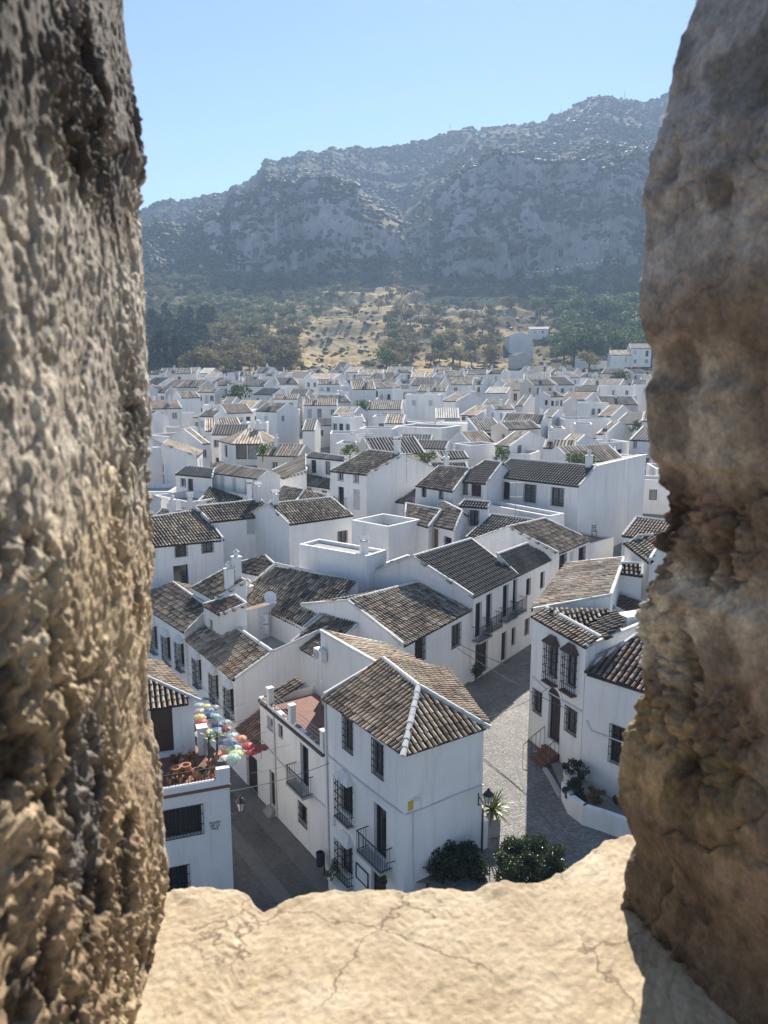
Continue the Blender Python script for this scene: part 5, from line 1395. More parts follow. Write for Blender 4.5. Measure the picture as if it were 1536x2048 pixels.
# ------------------------------------------------------------------ the castle parapet around the viewer
m, N, L, b = new_mat('parapet_stone')
at = N.new('ShaderNodeAttribute'); at.attribute_name = 'tone'; pos = geo(N)
n1 = noise(N, L, 38, 8, .68, pos); f1 = ramp(N, [(.28, (.45,) * 3), (.72, (1.45,) * 3)]); L.new(n1.outputs[0], f1.inputs[0])
n2 = noise(N, L, 170, 5, .7, pos); f2 = ramp(N, [(.3, (.7,) * 3), (.7, (1.25,) * 3)]); L.new(n2.outputs[0], f2.inputs[0])
c_ = mix(N, L, 1.0, at.outputs['Color'], f1.outputs[0], 'MULTIPLY'); c_ = mix(N, L, 1.0, c_, f2.outputs[0], 'MULTIPLY')
L.new(c_, b.inputs['Base Color']); b.inputs['Roughness'].default_value = .92
ad = N.new('ShaderNodeMath'); ad.operation = 'ADD'; L.new(n1.outputs[0], ad.inputs[0]); L.new(n2.outputs[0], ad.inputs[1])
bump(N, L, ad.outputs[0], b, .9, .006)
M['parapet'] = m
m, N, L, b = new_mat('sill_plaster')
pos = geo(N)
n1 = noise(N, L, 9, 7, .62, pos); r1 = ramp(N, [(.28, (.36, .27, .165)), (.5, (.50, .40, .265)), (.72, (.60, .51, .37))]); L.new(n1.outputs[0], r1.inputs[0])
n2 = noise(N, L, 85, 6, .7, pos); f2 = ramp(N, [(.3, (.72,) * 3), (.7, (1.2,) * 3)]); L.new(n2.outputs[0], f2.inputs[0])
c_ = mix(N, L, 1.0, r1.outputs[0], f2.outputs[0], 'MULTIPLY')
n3 = noise(N, L, 22, 5, .6, pos); sp = ramp(N, [(.66, (0, 0, 0)), (.76, (.5,) * 3)]); L.new(n3.outputs[0], sp.inputs[0])
c_ = mix(N, L, sp.outputs[0], c_, (.26, .22, .17))
n4 = noise(N, L, 3.2, 5, .65, pos); s4 = ramp(N, [(.5, (0, 0, 0)), (.72, (.55,) * 3)]); L.new(n4.outputs[0], s4.inputs[0]); c_ = mix(N, L, s4.outputs[0], c_, (.36, .28, .19))
wn_ = noise(N, L, 12, 5, .6, pos); wv = N.new('ShaderNodeVectorMath'); wv.operation = 'MULTIPLY_ADD'; wv.inputs[1].default_value = (.10, .10, .10); L.new(wn_.outputs['Color'], wv.inputs[0]); L.new(pos, wv.inputs[2])
ve = N.new('ShaderNodeTexVoronoi'); ve.feature = 'DISTANCE_TO_EDGE'; ve.inputs['Scale'].default_value = 5.2; L.new(wv.outputs[0], ve.inputs['Vector'])
cr = ramp(N, [(0.0, (1, 1, 1)), (.014, (0, 0, 0))]); L.new(ve.outputs['Distance'], cr.inputs[0])
nm_ = noise(N, L, 3.5, 3, .5, pos); mk = ramp(N, [(.47, (0, 0, 0)), (.56, (.95,) * 3)]); L.new(nm_.outputs[0], mk.inputs[0])
ck = mix(N, L, 1.0, cr.outputs[0], mk.outputs[0], 'MULTIPLY')
c_ = mix(N, L, ck, c_, (.17, .125, .08)); L.new(c_, b.inputs['Base Color']); b.inputs['Roughness'].default_value = .95
ad = N.new('ShaderNodeMath'); ad.operation = 'ADD'; L.new(n1.outputs[0], ad.inputs[0]); L.new(n2.outputs[0], ad.inputs[1])
bump(N, L, ad.outputs[0], b, .45, .004)
M['sill'] = m

WY = .95                                                  # outer face of the wall, metres in front of the eye
def edge_table(pts):
    x, z = [], []
    for u, v in pts:
        d = ray(u, v); x.append(d[0] * WY / d[1]); z.append(d[2] * WY / d[1])
    o = np.argsort(z); return np.array(z)[o], np.array(x)[o]
LZ, LX = edge_table([(225, -200), (240, 0), (252, 120), (268, 240), (286, 330), (289, 352), (278, 390), (280, 470), (284, 560), (288, 640), (291, 740), (297, 830), (292, 900), (300, 1040), (306, 1140), (303, 1240), (296, 1330), (295, 1400), (312, 1460), (325, 1530), (328, 1620), (337, 1700), (330, 1760), (318, 1800), (300, 1900), (280, 2048), (270, 2200)])
RZ, RX = edge_table([(1440, -200), (1402, 0), (1372, 80), (1348, 160), (1338, 230), (1310, 300), (1292, 370), (1283, 410), (1292, 460), (1287, 520), (1283, 570), (1284, 620), (1300, 680), (1318, 720), (1318, 760), (1302, 780), (1302, 860), (1302, 905), (1318, 925), (1326, 1000), (1320, 1060), (1314, 1115), (1290, 1150), (1284, 1230), (1292, 1320), (1272, 1400), (1245, 1450), (1238, 1500), (1233, 1570), (1250, 1610), (1268, 1660), (1258, 1700), (1248, 1750), (1250, 1850), (1270, 2048), (1280, 2200)])
SILL_Z = float((ray(768, 1782) * WY / ray(768, 1782)[1])[2])
PAR = House('rough stone and mortar castle parapet with an embrasure framing the village', (0, WY - .3, EYE - 24), EYE - 24.0, 'parapet', name='castle_parapet')
def merlon(side, ZT, XT, seed, nstones, tonef, ampf, splay=0.0):
    sg = -1 if side == 'left' else 1                      # solid lies towards sg*x
    NS, NZ = 330, 820
    y0 = .05; rc = .05
    L1, L2, L3 = WY - rc - y0, rc * math.pi / 2, .5
    s = np.concatenate([np.linspace(0, .43, 60)[:-1], np.linspace(.43, L1, 230)[:-1], np.linspace(L1, L1 + L2, 40)[:-1], np.linspace(L1 + L2, L1 + L2 + L3, 43)])
    z = np.linspace(SILL_Z - .06, .66, NZ)
    S, Zg = np.meshgrid(s, z)
    xe = np.interp(Zg, ZT, XT)
    xe0 = np.interp(Zg, ZT, np.convolve(np.pad(XT, 2, 'edge'), np.ones(5) / 5, 'valid'))   # the face behind the edge is smoother than the edge
    k = sstep(.44, L1, S); xf = xe * k + xe0 * (1 - k)
    th = np.clip((S - L1) / rc, 0, math.pi / 2); on2 = np.clip(S - L1 - L2, 0, None)
    Yg = np.where(S < L1, y0 + S, WY - rc + rc * np.sin(th)); Xo = np.where(S < L1, 0, rc * (1 - np.cos(th))) + on2
    nx, ny = -sg * np.cos(th), np.sin(th)
    sh = k * 0 + np.where(S < L1, 0, 1)
    X = xf + sg * (Xo - .014) + (splay * np.clip(WY - .04 - Yg, 0, .34))
    # stones: warped cells on the face
    g = np.random.default_rng(seed)
    sx, szz = g.uniform(.1, L1 + .3, nstones), g.uniform(SILL_Z, .62, nstones)
    wx = S + .05 * fbm(S * 9, Zg * 9, seed, 3, seed); wz = Zg + .05 * fbm(S * 9 + 7, Zg * 9, seed, 3, seed + 1)
    D = np.stack([np.hypot((wx - a) * 1.1, wz - c) for a, c in zip(sx, szz)]); o = np.sort(D, 0); cid = np.argmin(D, 0); joint = o[1] - o[0]
    SO, S = S, S - .29
    amp, smooth = ampf(S, Zg)
    big = fbm(S * 7, Zg * 6, seed * 1.3, 3, seed + 3); md = fbm(S * 22, Zg * 18, seed, 4, seed + 5); fi = fbm(S * 75, Zg * 60, seed, 3, seed + 8); pit = np.clip(ridged(S * 16, Zg * 11, seed, 3, seed + 12) - .55, 0, None); pit2 = np.clip(fbm(S * 42, Zg * 30, seed, 3, seed + 14) - .28, 0, None)
    ff = fbm(S * 210, Zg * 150, seed, 2, seed + 20); md = .5 * md + .9 * (np.abs(fbm(S * 30, Zg * 17, seed + .5, 4, seed + 25)) - .35)
    per = (g.random(nstones) - .5)[cid]
    wS, wZ = S + .012 * fbm(S * 28, Zg * 28, seed, 2, seed + 30), Zg + .012 * fbm(S * 28 + 3, Zg * 28, seed, 2, seed + 31)
    a1, a2, i1 = cells(wS * 26, wZ * 21, seed); b1, b2, i2 = cells(wS * 70, wZ * 58, seed + 1); c1_, c2_, i3 = cells(wS * 11, wZ * 8, seed + 2)
    rgh = np.clip(sstep(-.25, .35, fbm(S * 6, Zg * 5, seed + 2, 4, seed + 40) + smooth), .06, 1)
    hole = sstep(.22, .5, fbm(S * 30, Zg * 19, seed, 3, seed + 44)) * rgh
    disp = amp * rgh * (.0075 * (.45 - a1) * (.4 + i1) + .006 * (.45 - b1) - .006 * (1 - sstep(0, .10, a2 - a1)) - .014 * hole + .004 * fi + .0038 * ff) + amp * (.006 * big + .004 * (i3 - .5) - .004 * (1 - sstep(0, .05, c2_ - c1_)) * rgh)
    disp = disp + .0012 * fi + .0009 * ff - amp * .006 * (1 - sstep(0, .012, joint)) + .003 * per * amp
    pit = np.maximum(hole * .55, .28 * (1 - sstep(0, .08, a2 - a1)) * rgh); per = per + (i1 - .5) * 1.1 * rgh + (i3 - .5) * .5; md = fi * .8 + .5 * (i2 - .5) * rgh
    X = X + nx * disp; Y = Yg + ny * disp
    tone = tonef(S, Zg, big, md, pit, per, joint, cid)
    tone = np.concatenate([np.clip(tone, .015, .75), np.ones(tone.shape[:2] + (1,))], -1)
    S = SO
    VV_ = np.stack([X, Y, Zg + EYE + .004 * md * amp], -1)
    # solid core behind the stones
    mb = MB(); xc = float(np.max(np.abs(XT))) + .16
    x0_, x1_ = sorted((sg * xc, sg * 3.2))
    mb.hexa([(x0_, y0, EYE - 1.3), (x1_, y0, EYE - 1.3), (x1_, WY - .08, EYE - 1.3), (x0_, WY - .08, EYE - 1.3), (x0_, y0, EYE + .66), (x1_, y0, EYE + .66), (x1_, WY - .08, EYE + .66), (x0_, WY - .08, EYE + .66)])
    core = mb.obj('merlon', M['core'], PAR.e)
    vid = np.arange(S.size).reshape(S.shape)
    q = np.stack([vid[:-1, :-1], vid[:-1, 1:], vid[1:, 1:], vid[1:, :-1]], -1)
    if sg > 0: q = q[..., ::-1]
    fc = cid[:-1, :-1]
    for c in range(nstones):
        f = q[fc == c]
        if len(f) < 30: continue
        used, inv = np.unique(f, return_inverse=True)
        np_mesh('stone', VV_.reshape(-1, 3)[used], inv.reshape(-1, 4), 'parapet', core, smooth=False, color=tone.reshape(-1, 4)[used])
    # back return and top close the shell
    return core
M['core'] = flat('rubble_core', (.22, .17, .12), .95, 0, .4, 30)
def mixc(a, b, t): return a * (1 - t[..., None]) + b * t[..., None]
def tone_left(S, Z, big, md, pit, per, joint, cid):
    grey, dark, cream, brown, ochre = V3(.40, .33, .26), V3(.16, .13, .10), V3(.64, .55, .43), V3(.42, .30, .18), V3(.58, .44, .27)
    n = fbm(S * 5, Z * 4, 1, 4, 301)
    up = sstep(.10, .20, Z + .06 * n); midz = sstep(-.24, -.10, Z + .07 * n) * (1 - up)
    c = mixc(mixc(ochre[None, None], brown[None, None], sstep(-.3, .4, n)), cream[None, None], midz)
    c = mixc(c, mixc(grey[None, None], dark[None, None], sstep(-.1, .45, fbm(S * 8, Z * 5, 4, 4, 311))), up)
    edge = sstep(.50, .60, S) * (1 - sstep(-.42, -.30, Z)) * sstep(-.68, -.6, Z); c = mixc(c, V3(.52, .46, .37)[None, None], edge * sstep(-.3, .2, md) * .8)
    st = (1 - sstep(.05, .075, np.hypot((S - .27) * 1.0, (Z + .37) * .7))); c = mixc(c, V3(.22, .21, .20)[None, None], st * .8)
    c = c * (1 + .35 * per[..., None] + .18 * md[..., None]); c = mixc(c, V3(.05, .037, .026)[None, None], np.clip(pit * 1.5, 0, .85)); return c
def amp_left(S, Z): return .62 - .15 * sstep(.15, .4, Z), .05 - .35 * sstep(-.15, .0, Z) * (1 - sstep(.1, .2, Z))
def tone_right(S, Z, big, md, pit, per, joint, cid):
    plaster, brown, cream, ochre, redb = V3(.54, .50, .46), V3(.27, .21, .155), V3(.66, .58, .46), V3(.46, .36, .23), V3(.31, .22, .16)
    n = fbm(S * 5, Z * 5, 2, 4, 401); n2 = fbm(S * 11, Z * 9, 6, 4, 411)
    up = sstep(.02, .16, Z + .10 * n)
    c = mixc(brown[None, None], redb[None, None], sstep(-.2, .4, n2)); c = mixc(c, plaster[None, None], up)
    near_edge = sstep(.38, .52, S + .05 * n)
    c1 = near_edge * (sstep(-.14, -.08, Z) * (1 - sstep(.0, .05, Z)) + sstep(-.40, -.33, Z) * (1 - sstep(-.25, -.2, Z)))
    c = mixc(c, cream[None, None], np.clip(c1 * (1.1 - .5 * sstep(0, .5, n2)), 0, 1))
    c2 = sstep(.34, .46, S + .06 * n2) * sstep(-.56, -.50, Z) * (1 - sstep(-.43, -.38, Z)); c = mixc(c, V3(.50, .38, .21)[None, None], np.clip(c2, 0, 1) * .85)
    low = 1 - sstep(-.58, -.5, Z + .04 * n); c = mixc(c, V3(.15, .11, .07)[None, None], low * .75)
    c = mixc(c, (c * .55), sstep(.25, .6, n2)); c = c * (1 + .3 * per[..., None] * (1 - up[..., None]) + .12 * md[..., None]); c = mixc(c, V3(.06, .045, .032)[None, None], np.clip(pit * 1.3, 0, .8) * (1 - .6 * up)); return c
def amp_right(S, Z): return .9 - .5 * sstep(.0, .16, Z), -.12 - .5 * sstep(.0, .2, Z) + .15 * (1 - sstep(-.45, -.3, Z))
merlon('left', LZ, LX, 3, 24, tone_left, amp_left, .11)
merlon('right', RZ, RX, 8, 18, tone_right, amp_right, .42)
# sill
us = np.array([-100, 250, 320, 350, 390, 430, 470, 500, 525, 545, 570, 610, 640, 700, 760, 800, 850, 900, 950, 1000, 1050, 1100, 1150, 1200, 1250, 1300, 1600], float)
vs = np.array([1800, 1800, 1788, 1782, 1772, 1770, 1777, 1795, 1814, 1813, 1804, 1793, 1785, 1786, 1781, 1777, 1784, 1778, 1776, 1766, 1765, 1757, 1722, 1692, 1666, 1664, 1664], float)
ey = np.array([(ray(u, v) * SILL_Z / ray(u, v)[2])[1] if True else WY for u, v in zip(us, vs)]); ex = np.array([(ray(u, v) * e / ray(u, v)[1])[0] for u, v, e in zip(us, vs, ey)])
lift = np.array([0 if True else (ray(u, v) * WY / ray(u, v)[1])[2] - SILL_Z for u, v in zip(us, vs)])
xs = np.linspace(-.52, .58, 420); ts = np.concatenate([np.linspace(0, .5, 60)[:-1], np.linspace(.5, 1, 260), 1 + np.linspace(.003, .25, 40)])
XS, TS = np.meshgrid(xs, ts)
yb = np.interp(XS, ex, ey) + .006 * fbm(XS * 30, 0, 1, 4, 501); y0 = .05
ZS0 = .0012 * fbm(XS * 9, TS * 8, 1, 5, 502) + .0007 * fbm(XS * 60, TS * 36, 1, 3, 503) + .0006 * (.5 - cells(XS * 60, TS * 36, 5)[0]) + .0008 * fbm(XS * 200, TS * 120, 1, 2, 507)
lf = np.interp(XS, ex, lift) * sstep(.90, .985, np.minimum(TS, 1)) * (1 + .25 * fbm(XS * 30, TS * 20, 3, 3, 504))
rough = sstep(.95, .996, np.minimum(TS, 1)); ZS0 = ZS0 + rough * (.004 * fbm(XS * 26, TS * 20, 2, 4, 505) - .012 * sstep(.93, 1, np.minimum(TS, 1)) * 0) + lf
over = np.clip(TS - 1, 0, None)
YS = y0 + (yb - y0) * np.minimum(TS, 1) + .02 * np.sin(np.clip(over / .03, 0, 1) * math.pi / 2) - over * .05 + .008 * over / .25 * fbm(XS * 20, TS * 20, 9, 3, 506)
ZS = EYE + SILL_Z + ZS0 - np.where(over > 0, over * 1.2 + .004, 0)
vid = np.arange(XS.size).reshape(XS.shape)
q = np.stack([vid[:-1, :-1], vid[:-1, 1:], vid[1:, 1:], vid[1:, :-1]], -1).reshape(-1, 4)
np_mesh('sill', np.stack([XS, YS, ZS], -1).reshape(-1, 3), q, 'sill', PAR.e, smooth=True)
mb = MB(); mb.hexa([(-3.2, .33, EYE - 24), (3.2, .33, EYE - 24), (3.2, WY - .14, EYE - 24), (-3.2, WY - .14, EYE - 24), (-3.2, .33, EYE + SILL_Z - .05), (3.2, .33, EYE + SILL_Z - .05), (3.2, WY - .14, EYE + SILL_Z - .05), (-3.2, WY - .14, EYE + SILL_Z - .05)])
mb.obj('wall_base', M['core'], PAR.e)
# ------------------------------------------------------------------ street furniture, plants and small things
# parasols strung over the lower street
UC = {'slate blue': (.16, .22, .30), 'pale blue': (.45, .56, .66), 'lime yellow': (.62, .60, .22), 'pink': (.66, .42, .44), 'blue': (.14, .28, .45), 'yellow': (.70, .60, .22), 'navy': (.05, .08, .16), 'teal': (.22, .42, .42), 'red': (.52, .07, .07),
      'rose grey': (.50, .40, .40), 'white': (.74, .72, .68), 'maroon': (.26, .06, .06), 'grey': (.34, .34, .36), 'orange': (.66, .24, .10), 'mint': (.36, .58, .50), 'cream': (.72, .64, .46)}
def parasol_mat(nm, c):
    m, N, L, b = new_mat('parasol_' + nm.replace(' ', '_')); pos = geo(N)
    n = noise(N, L, 9, 3, .6, pos); r = ramp(N, [(.42, c), (.58, [min(.8, x * 1.35 + .04) for x in c])]); L.new(n.outputs[0], r.inputs[0]); L.new(r.outputs[0], b.inputs['Base Color'])
    tr = N.new('ShaderNodeBsdfTranslucent'); L.new(r.outputs[0], tr.inputs[0]); ms = N.new('ShaderNodeMixShader'); ms.inputs[0].default_value = .45
    L.new(b.outputs[0], ms.inputs[1]); L.new(tr.outputs[0], ms.inputs[2]); L.new(ms.outputs[0], [x for x in N if x.type == 'OUTPUT_MATERIAL'][0].inputs[0]); return m
def parasol_mesh():
    mb = MB(); k = 16; rings = [(0.0, .10), (.10, .092), (.20, .065), (.28, .02), (.33, -.02)]
    for r, z in rings:
        for j in range(k):
            t = 2 * math.pi * j / k; q = r * (1 if j % 2 == 0 else .955); mb.v.append((q * math.cos(t), q * math.sin(t), z - (0 if j % 2 == 0 else r * .05)))
    for a in range(len(rings) - 1):
        for j in range(k): mb.f.append((a * k + j, a * k + (j + 1) % k, (a + 1) * k + (j + 1) % k, (a + 1) * k + j))
    return mb
pmb = parasol_mesh(); hmb = MB(); hmb.bar((0, 0, -.5), (0, 0, .2), .009, 5); hmb.bar((0, 0, -.5), (.05, 0, -.54), .011, 5); hmb.bar((.05, 0, -.54), (.08, 0, -.48), .011, 5)
rmb = MB()
for j in range(8):
    t = 2 * math.pi * j / 8; rmb.bar((0, 0, .09), (.2 * math.cos(t), .2 * math.sin(t), .06), .004, 3); rmb.bar((.2 * math.cos(t), .2 * math.sin(t), .06), (.32 * math.cos(t), .32 * math.sin(t), -.025), .004, 3)
def mesh_of(mb, name, mat):
    me = bpy.data.meshes.new(name); me.from_pydata(mb.v, [], mb.f); me.materials.append(M[mat] if isinstance(mat, str) else mat); return me
HM, RM = mesh_of(hmb, 'handle', 'wood'), mesh_of(rmb, 'ribs', 'iron')
CM = {}
seen_c = {}
for zx, zy, cn in ((475, 580, 'slate blue'), (440, 625, 'pale blue'), (487, 628, 'lime yellow'), (440, 662, 'pink'), (510, 655, 'blue'), (440, 707, 'yellow'), (515, 700, 'navy'), (555, 700, 'teal'), (455, 742, 'red'), (525, 740, 'rose grey'), (468, 787, 'pale blue'),
                   (570, 765, 'navy'), (625, 745, 'grey'), (495, 818, 'yellow'), (440, 830, 'white'), (555, 828, 'blue'), (625, 795, 'maroon'), (590, 855, 'grey'), (670, 840, 'pale blue'), (605, 890, 'navy'), (735, 860, 'orange'), (762, 888, 'pink'), (640, 913, 'cream'),
                   (790, 920, 'red'), (690, 940, 'mint'), (710, 968, 'yellow'), (780, 965, 'pale blue'), (595, 970, 'orange'), (690, 998, 'mint'), (820, 962, 'red'), (890, 930, 'maroon'), (610, 1010, 'white'), (545, 640, 'grey'), (500, 860, 'teal'), (660, 890, 'slate blue'), (575, 800, 'slate blue')):
    u, v = 280 + zx / 3.6575, 1240 + zy / 3.6575
    p = atz(u, v, 4.75 + rng.uniform(-.25, .25))
    if cn not in CM: CM[cn] = mesh_of(pmb, 'canopy', parasol_mat(cn, UC[cn]))
    e = mk_empty('parasol', tuple(p)); e.rotation_euler = (rng.uniform(-.22, .22), rng.uniform(-.22, .22), rng.uniform(0, 6)); s = rng.uniform(.95, 1.15); e.scale = (s, s, s)
    for me in (CM[cn], HM, RM):
        o = bpy.data.objects.new(me.name, me); COL.objects.link(o); o.parent = e
    tag(e, '%s paper parasol hung open over the lower street' % cn, 'parasol', '%s parasols over the lower street' % cn)
def wire(lab, pts, r=.012, sag=.15, grp=None, mat='cable'):
    a, b = np.array(pts[0], float), np.array(pts[1], float); mb = MB()
    mb.tube([tuple(a + (b - a) * t - V3(0, 0, sag * 4 * t * (1 - t))) for t in np.linspace(0, 1, 11)], r, 5)
    tag(mb.obj('overhead_cable', mat), lab, 'cable', grp)
for i in range(5):
    s_ = 6.9 + i * 1.9; wire('thin wire carrying the parasols across the lower street', (fac(s_ + 1.0, .0, 5.0), fac(s_ + 1.6, 3.6, 5.0)), .006, .1, 'parasol wires')
wire('sagging cable from the corner house to the terrace house across the lower street', (wo(aL, aF, 660, 1526), aty(452, 1584, 31.0)), .016, .15)
wire('twin cable over the upper street, upper strand', (V3(4.5, 45.0, 6.9), ea + V3(-.02, .0, -3.3)), .02, .1)
wire('twin cable over the upper street, lower strand', (V3(4.5, 45.0, 6.6), eb + V3(-.2, .2, -3.6)), .02, .2)
wire('slanting cable from the corner house roof up to the arched-door house', (aR + V3(.1, 1.0, -.2), onwall(1105, 1370, ea, eb)), .012, .2)

# wall lanterns
def lantern(lab, p, wallp):
    """p: lantern foot, wallp: bracket root on the wall"""
    e = mk_empty('wall_lantern', tuple(p)); tag(e, lab, 'lamp')
    p = np.array(p); mb = MB(); w = np.array(wallp)
    mb.tube([w, (w + p) / 2 + V3(0, 0, -.12), p], .022, 6); mb.tube([w + V3(0, 0, -.35), (w + p) / 2 + V3(0, 0, -.3), p - V3(0, 0, .02)], .016, 6); mb.bar(w + V3(0, 0, -.45), w + V3(0, 0, .15), .03, 6)
    mb.obj('bracket', 'iron', e)
    g = MB(); g.lathe(p, [(.10, .04), (.19, .48)], 4, False); g.obj('glass', M['lampglass'], e)
    f = MB()
    for j in range(4):
        t = 2 * math.pi * j / 4; f.bar(p + V3(.10 * math.cos(t), .10 * math.sin(t), .04), p + V3(.2 * math.cos(t), .2 * math.sin(t), .48), .014, 4)
    f.lathe(p, [(.12, 0), (.12, .045)], 4); f.lathe(p, [(.24, .48), (.23, .51), (.10, .66), (.05, .69), (.07, .73), (.02, .8)], 8); f.obj('lantern', 'iron', e)
m, N, L, b = new_mat('lamp_glass'); b.inputs['Base Color'].default_value = (.55, .56, .56, 1); b.inputs['Roughness'].default_value = .25; b.inputs['Alpha'].default_value = .5; M['lampglass'] = m
lw = l1 + np.append(FD * .6, 0); lw[2] = 4.1
lantern('iron street lantern on a scroll bracket at the terrace house corner', lw + np.append(-FN * -1 * -.0, 0) + V3(.62, .3, -.15), lw + V3(.0, 0, 0))
lw2 = onwall(957, 1592, aF, aR); n_ = V3((aR - aF)[1], -(aR - aF)[0]) / np.hypot(*(aR - aF)[:2])
lantern('black iron lantern on the blank side of the corner house', lw2 + np.append(n_ * .62, -.12), lw2)

# leafy things
def shrub(name, lab, cat, lobes, n, size, mat, base, trunk=True, seed=1, grp=None):
    e = mk_empty(name, tuple(base)); tag(e, lab, cat, grp)
    V, Q, tn = leaf_cloud(1, lobes, n, size, seed)
    np_mesh('crown', V, Q, mat, e, tn)
    if trunk:
        mb = MB(); c = np.mean([l[:3] for l in lobes], 0)
        for i, l in enumerate(lobes[:7]): mb.tube([base, (np.array(base) + c) / 2 + V3(.05 * i, 0, 0), np.array(l[:3])], .03, 5)
        mb.obj('trunk', 'bark', e)
    return e
def blob_lobes(c, rx, ry, rz_, n, seed):
    g = random.Random(seed); out = [(c[0], c[1], c[2], min(rx, ry, rz_) * .8)]
    for _ in range(n):
        t, q = g.uniform(0, 6.28), g.uniform(.3, .85); out.append((c[0] + rx * q * math.cos(t), c[1] + ry * q * math.sin(t), c[2] + rz_ * g.uniform(-.6, .75), min(rx, ry, rz_) * g.uniform(.28, .5)))
    return out
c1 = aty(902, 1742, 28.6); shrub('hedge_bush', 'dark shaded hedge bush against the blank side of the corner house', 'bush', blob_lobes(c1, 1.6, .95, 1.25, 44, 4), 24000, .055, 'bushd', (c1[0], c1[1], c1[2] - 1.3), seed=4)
c2 = aty(1058, 1732, 27.6); shrub('laurel_bush', 'rounded glossy green laurel bush at the edge of the upper street', 'bush', blob_lobes(c2, 1.4, 1.1, .9, 48, 5), 26000, .05, 'bushl', (c2[0], c2[1], c2[2] - 1.1), seed=5)
c3 = atz(965, 1385, 3.6); c3 = c3 + V3(-.3, 2.2, .6); shrub('wall_shrub', 'green shrub at the foot of the grilled-window house', 'bush', blob_lobes(c3, .6, .6, .7, 9, 6), 900, .06, 'bushl', (c3[0], c3[1], c3[2] - .8), seed=6)
def frond_plant(name, lab, base, pot_h, r, nf, mat, pot='conc', stem=.0, cat='plant', potr=.3, square=True):
    e = mk_empty(name, tuple(base)); tag(e, lab, cat); base = np.array(base, float); mb = MB()
    if square: mb.cbox(base, potr * 2, potr * 2, pot_h, .3); mb.cbox(base + V3(0, 0, pot_h + .003), potr * 2.15, potr * 2.15, .06, .3)
    else: mb.lathe(base, [(potr * .65, 0), (potr * .95, pot_h * .9), (potr * 1.05, pot_h * .9), (potr * 1.05, pot_h), (potr * .8, pot_h)], 10)
    mb.obj('pot', pot, e)
    t = base + V3(0, 0, pot_h)
    if stem: s = MB(); s.bar(t - V3(0, 0, .05), t + V3(.04, 0, stem), .05, 7); s.obj('trunk', 'bark', e)
    t = t + V3(.04 if stem else 0, 0, stem); V, Q, T = [], [], []
    g = random.Random(int(abs(base[0]) * 100))
    for i in range(nf):
        a = 2.4 * i + g.uniform(-.3, .3); el = g.uniform(.05, 1.3); d = V3(math.cos(a), math.sin(a), 0); sd = V3(-math.sin(a), math.cos(a), 0); ln = r * g.uniform(.75, 1.15); prev = None; tn = g.random()
        for q in np.linspace(0, 1, 5):
            c = t + d * (ln * q * math.cos(el * (1 - .25 * q))) + V3(0, 0, ln * (q * math.sin(el) - .55 * q * q * math.cos(el)))
            w = .05 * r * (1.2 - q) + .004; V += [c - sd * w, c + sd * w]; T += [tn, tn]
            if prev is not None: Q.append((prev, prev + 1, prev + 3, prev + 2))
            prev = len(V) - 2
    np_mesh('fronds', V, Q, mat, e, T)
    if not square and stem < .5:
        V, Q, T = leaf_cloud(1, blob_lobes(t + V3(0, 0, r * .5), r * .7, r * .7, r * .55, 5, int(abs(base[1]) * 50)), 320, .05, int(abs(base[0]) * 77)); np_mesh('leaves', V, Q, mat, e, T)
    return e
pp = atz(982, 1668, 3.0); frond_plant('potted_palm', 'yellow-green sago palm in a square grey pot beside the gate', pp, .8, 1.0, 60, 'yucca', 'conc', .35)
# gate pillar and dark iron gate
gp = atz(964, 1712, 3.0) + V3(0, .6, 0)
mb = MB(); mb.cbox(gp + V3(0, 0, -1), .42, .42, 2.35, .6); e = mb.obj('gate_pillar', 'white'); tag(e, 'white gate pillar with pointed cap beside the corner house', 'pillar')
mb = MB(); q_ = gp + V3(0, 0, 1.355); ca, sa = math.cos(.6), math.sin(.6)
cc = [(q_[0] + .24 * (x * ca - y * sa), q_[1] + .24 * (x * sa + y * ca), q_[2]) for x, y in ((-1, -1), (1, -1), (1, 1), (-1, 1))]
for i in range(4): mb.poly([cc[i], cc[(i + 1) % 4], (q_[0], q_[1], q_[2] + .22)])
c_ = mb.obj('cap', 'white'); c_.parent = e
mb = MB(); ga, gb = aR + np.append(n_ * .1, 0), gp + V3(.0, .1, 0)
d = (gb - ga)[:2]; l_ = np.hypot(*d); d = d / l_; mb.box(ga, d, V3(d[1], -d[0]), .05, l_ - .25, -.03, .03, 2.9, 5.1); tag(mb.obj('gate', 'dframe'), 'tall dark metal gate between the corner house and its pillar', 'gate')
# litter bin on the corner house
bp = wo(aL, aF, 655, 1745, .38); bp[2] = 0
e = mk_empty('litter_bin', tuple(bp)); tag(e, 'dark cylindrical litter bin on a post by the drain pipe', 'bin')
mb = MB(); mb.bar(bp + V3(.2, -.1, 0), bp + V3(.2, -.1, 1.15), .035, 6); mb.obj('post', 'iron', e)
mb = MB(); mb.lathe(bp + V3(0, 0, .45), [(.15, 0), (.19, .05), (.19, .6), (.2, .62), (.2, .68), (.16, .68), (.15, .3)], 14); M['binm'] = flat('bin_plastic', (.035, .022, .035), .4); mb.obj('bin_body', 'binm', e)
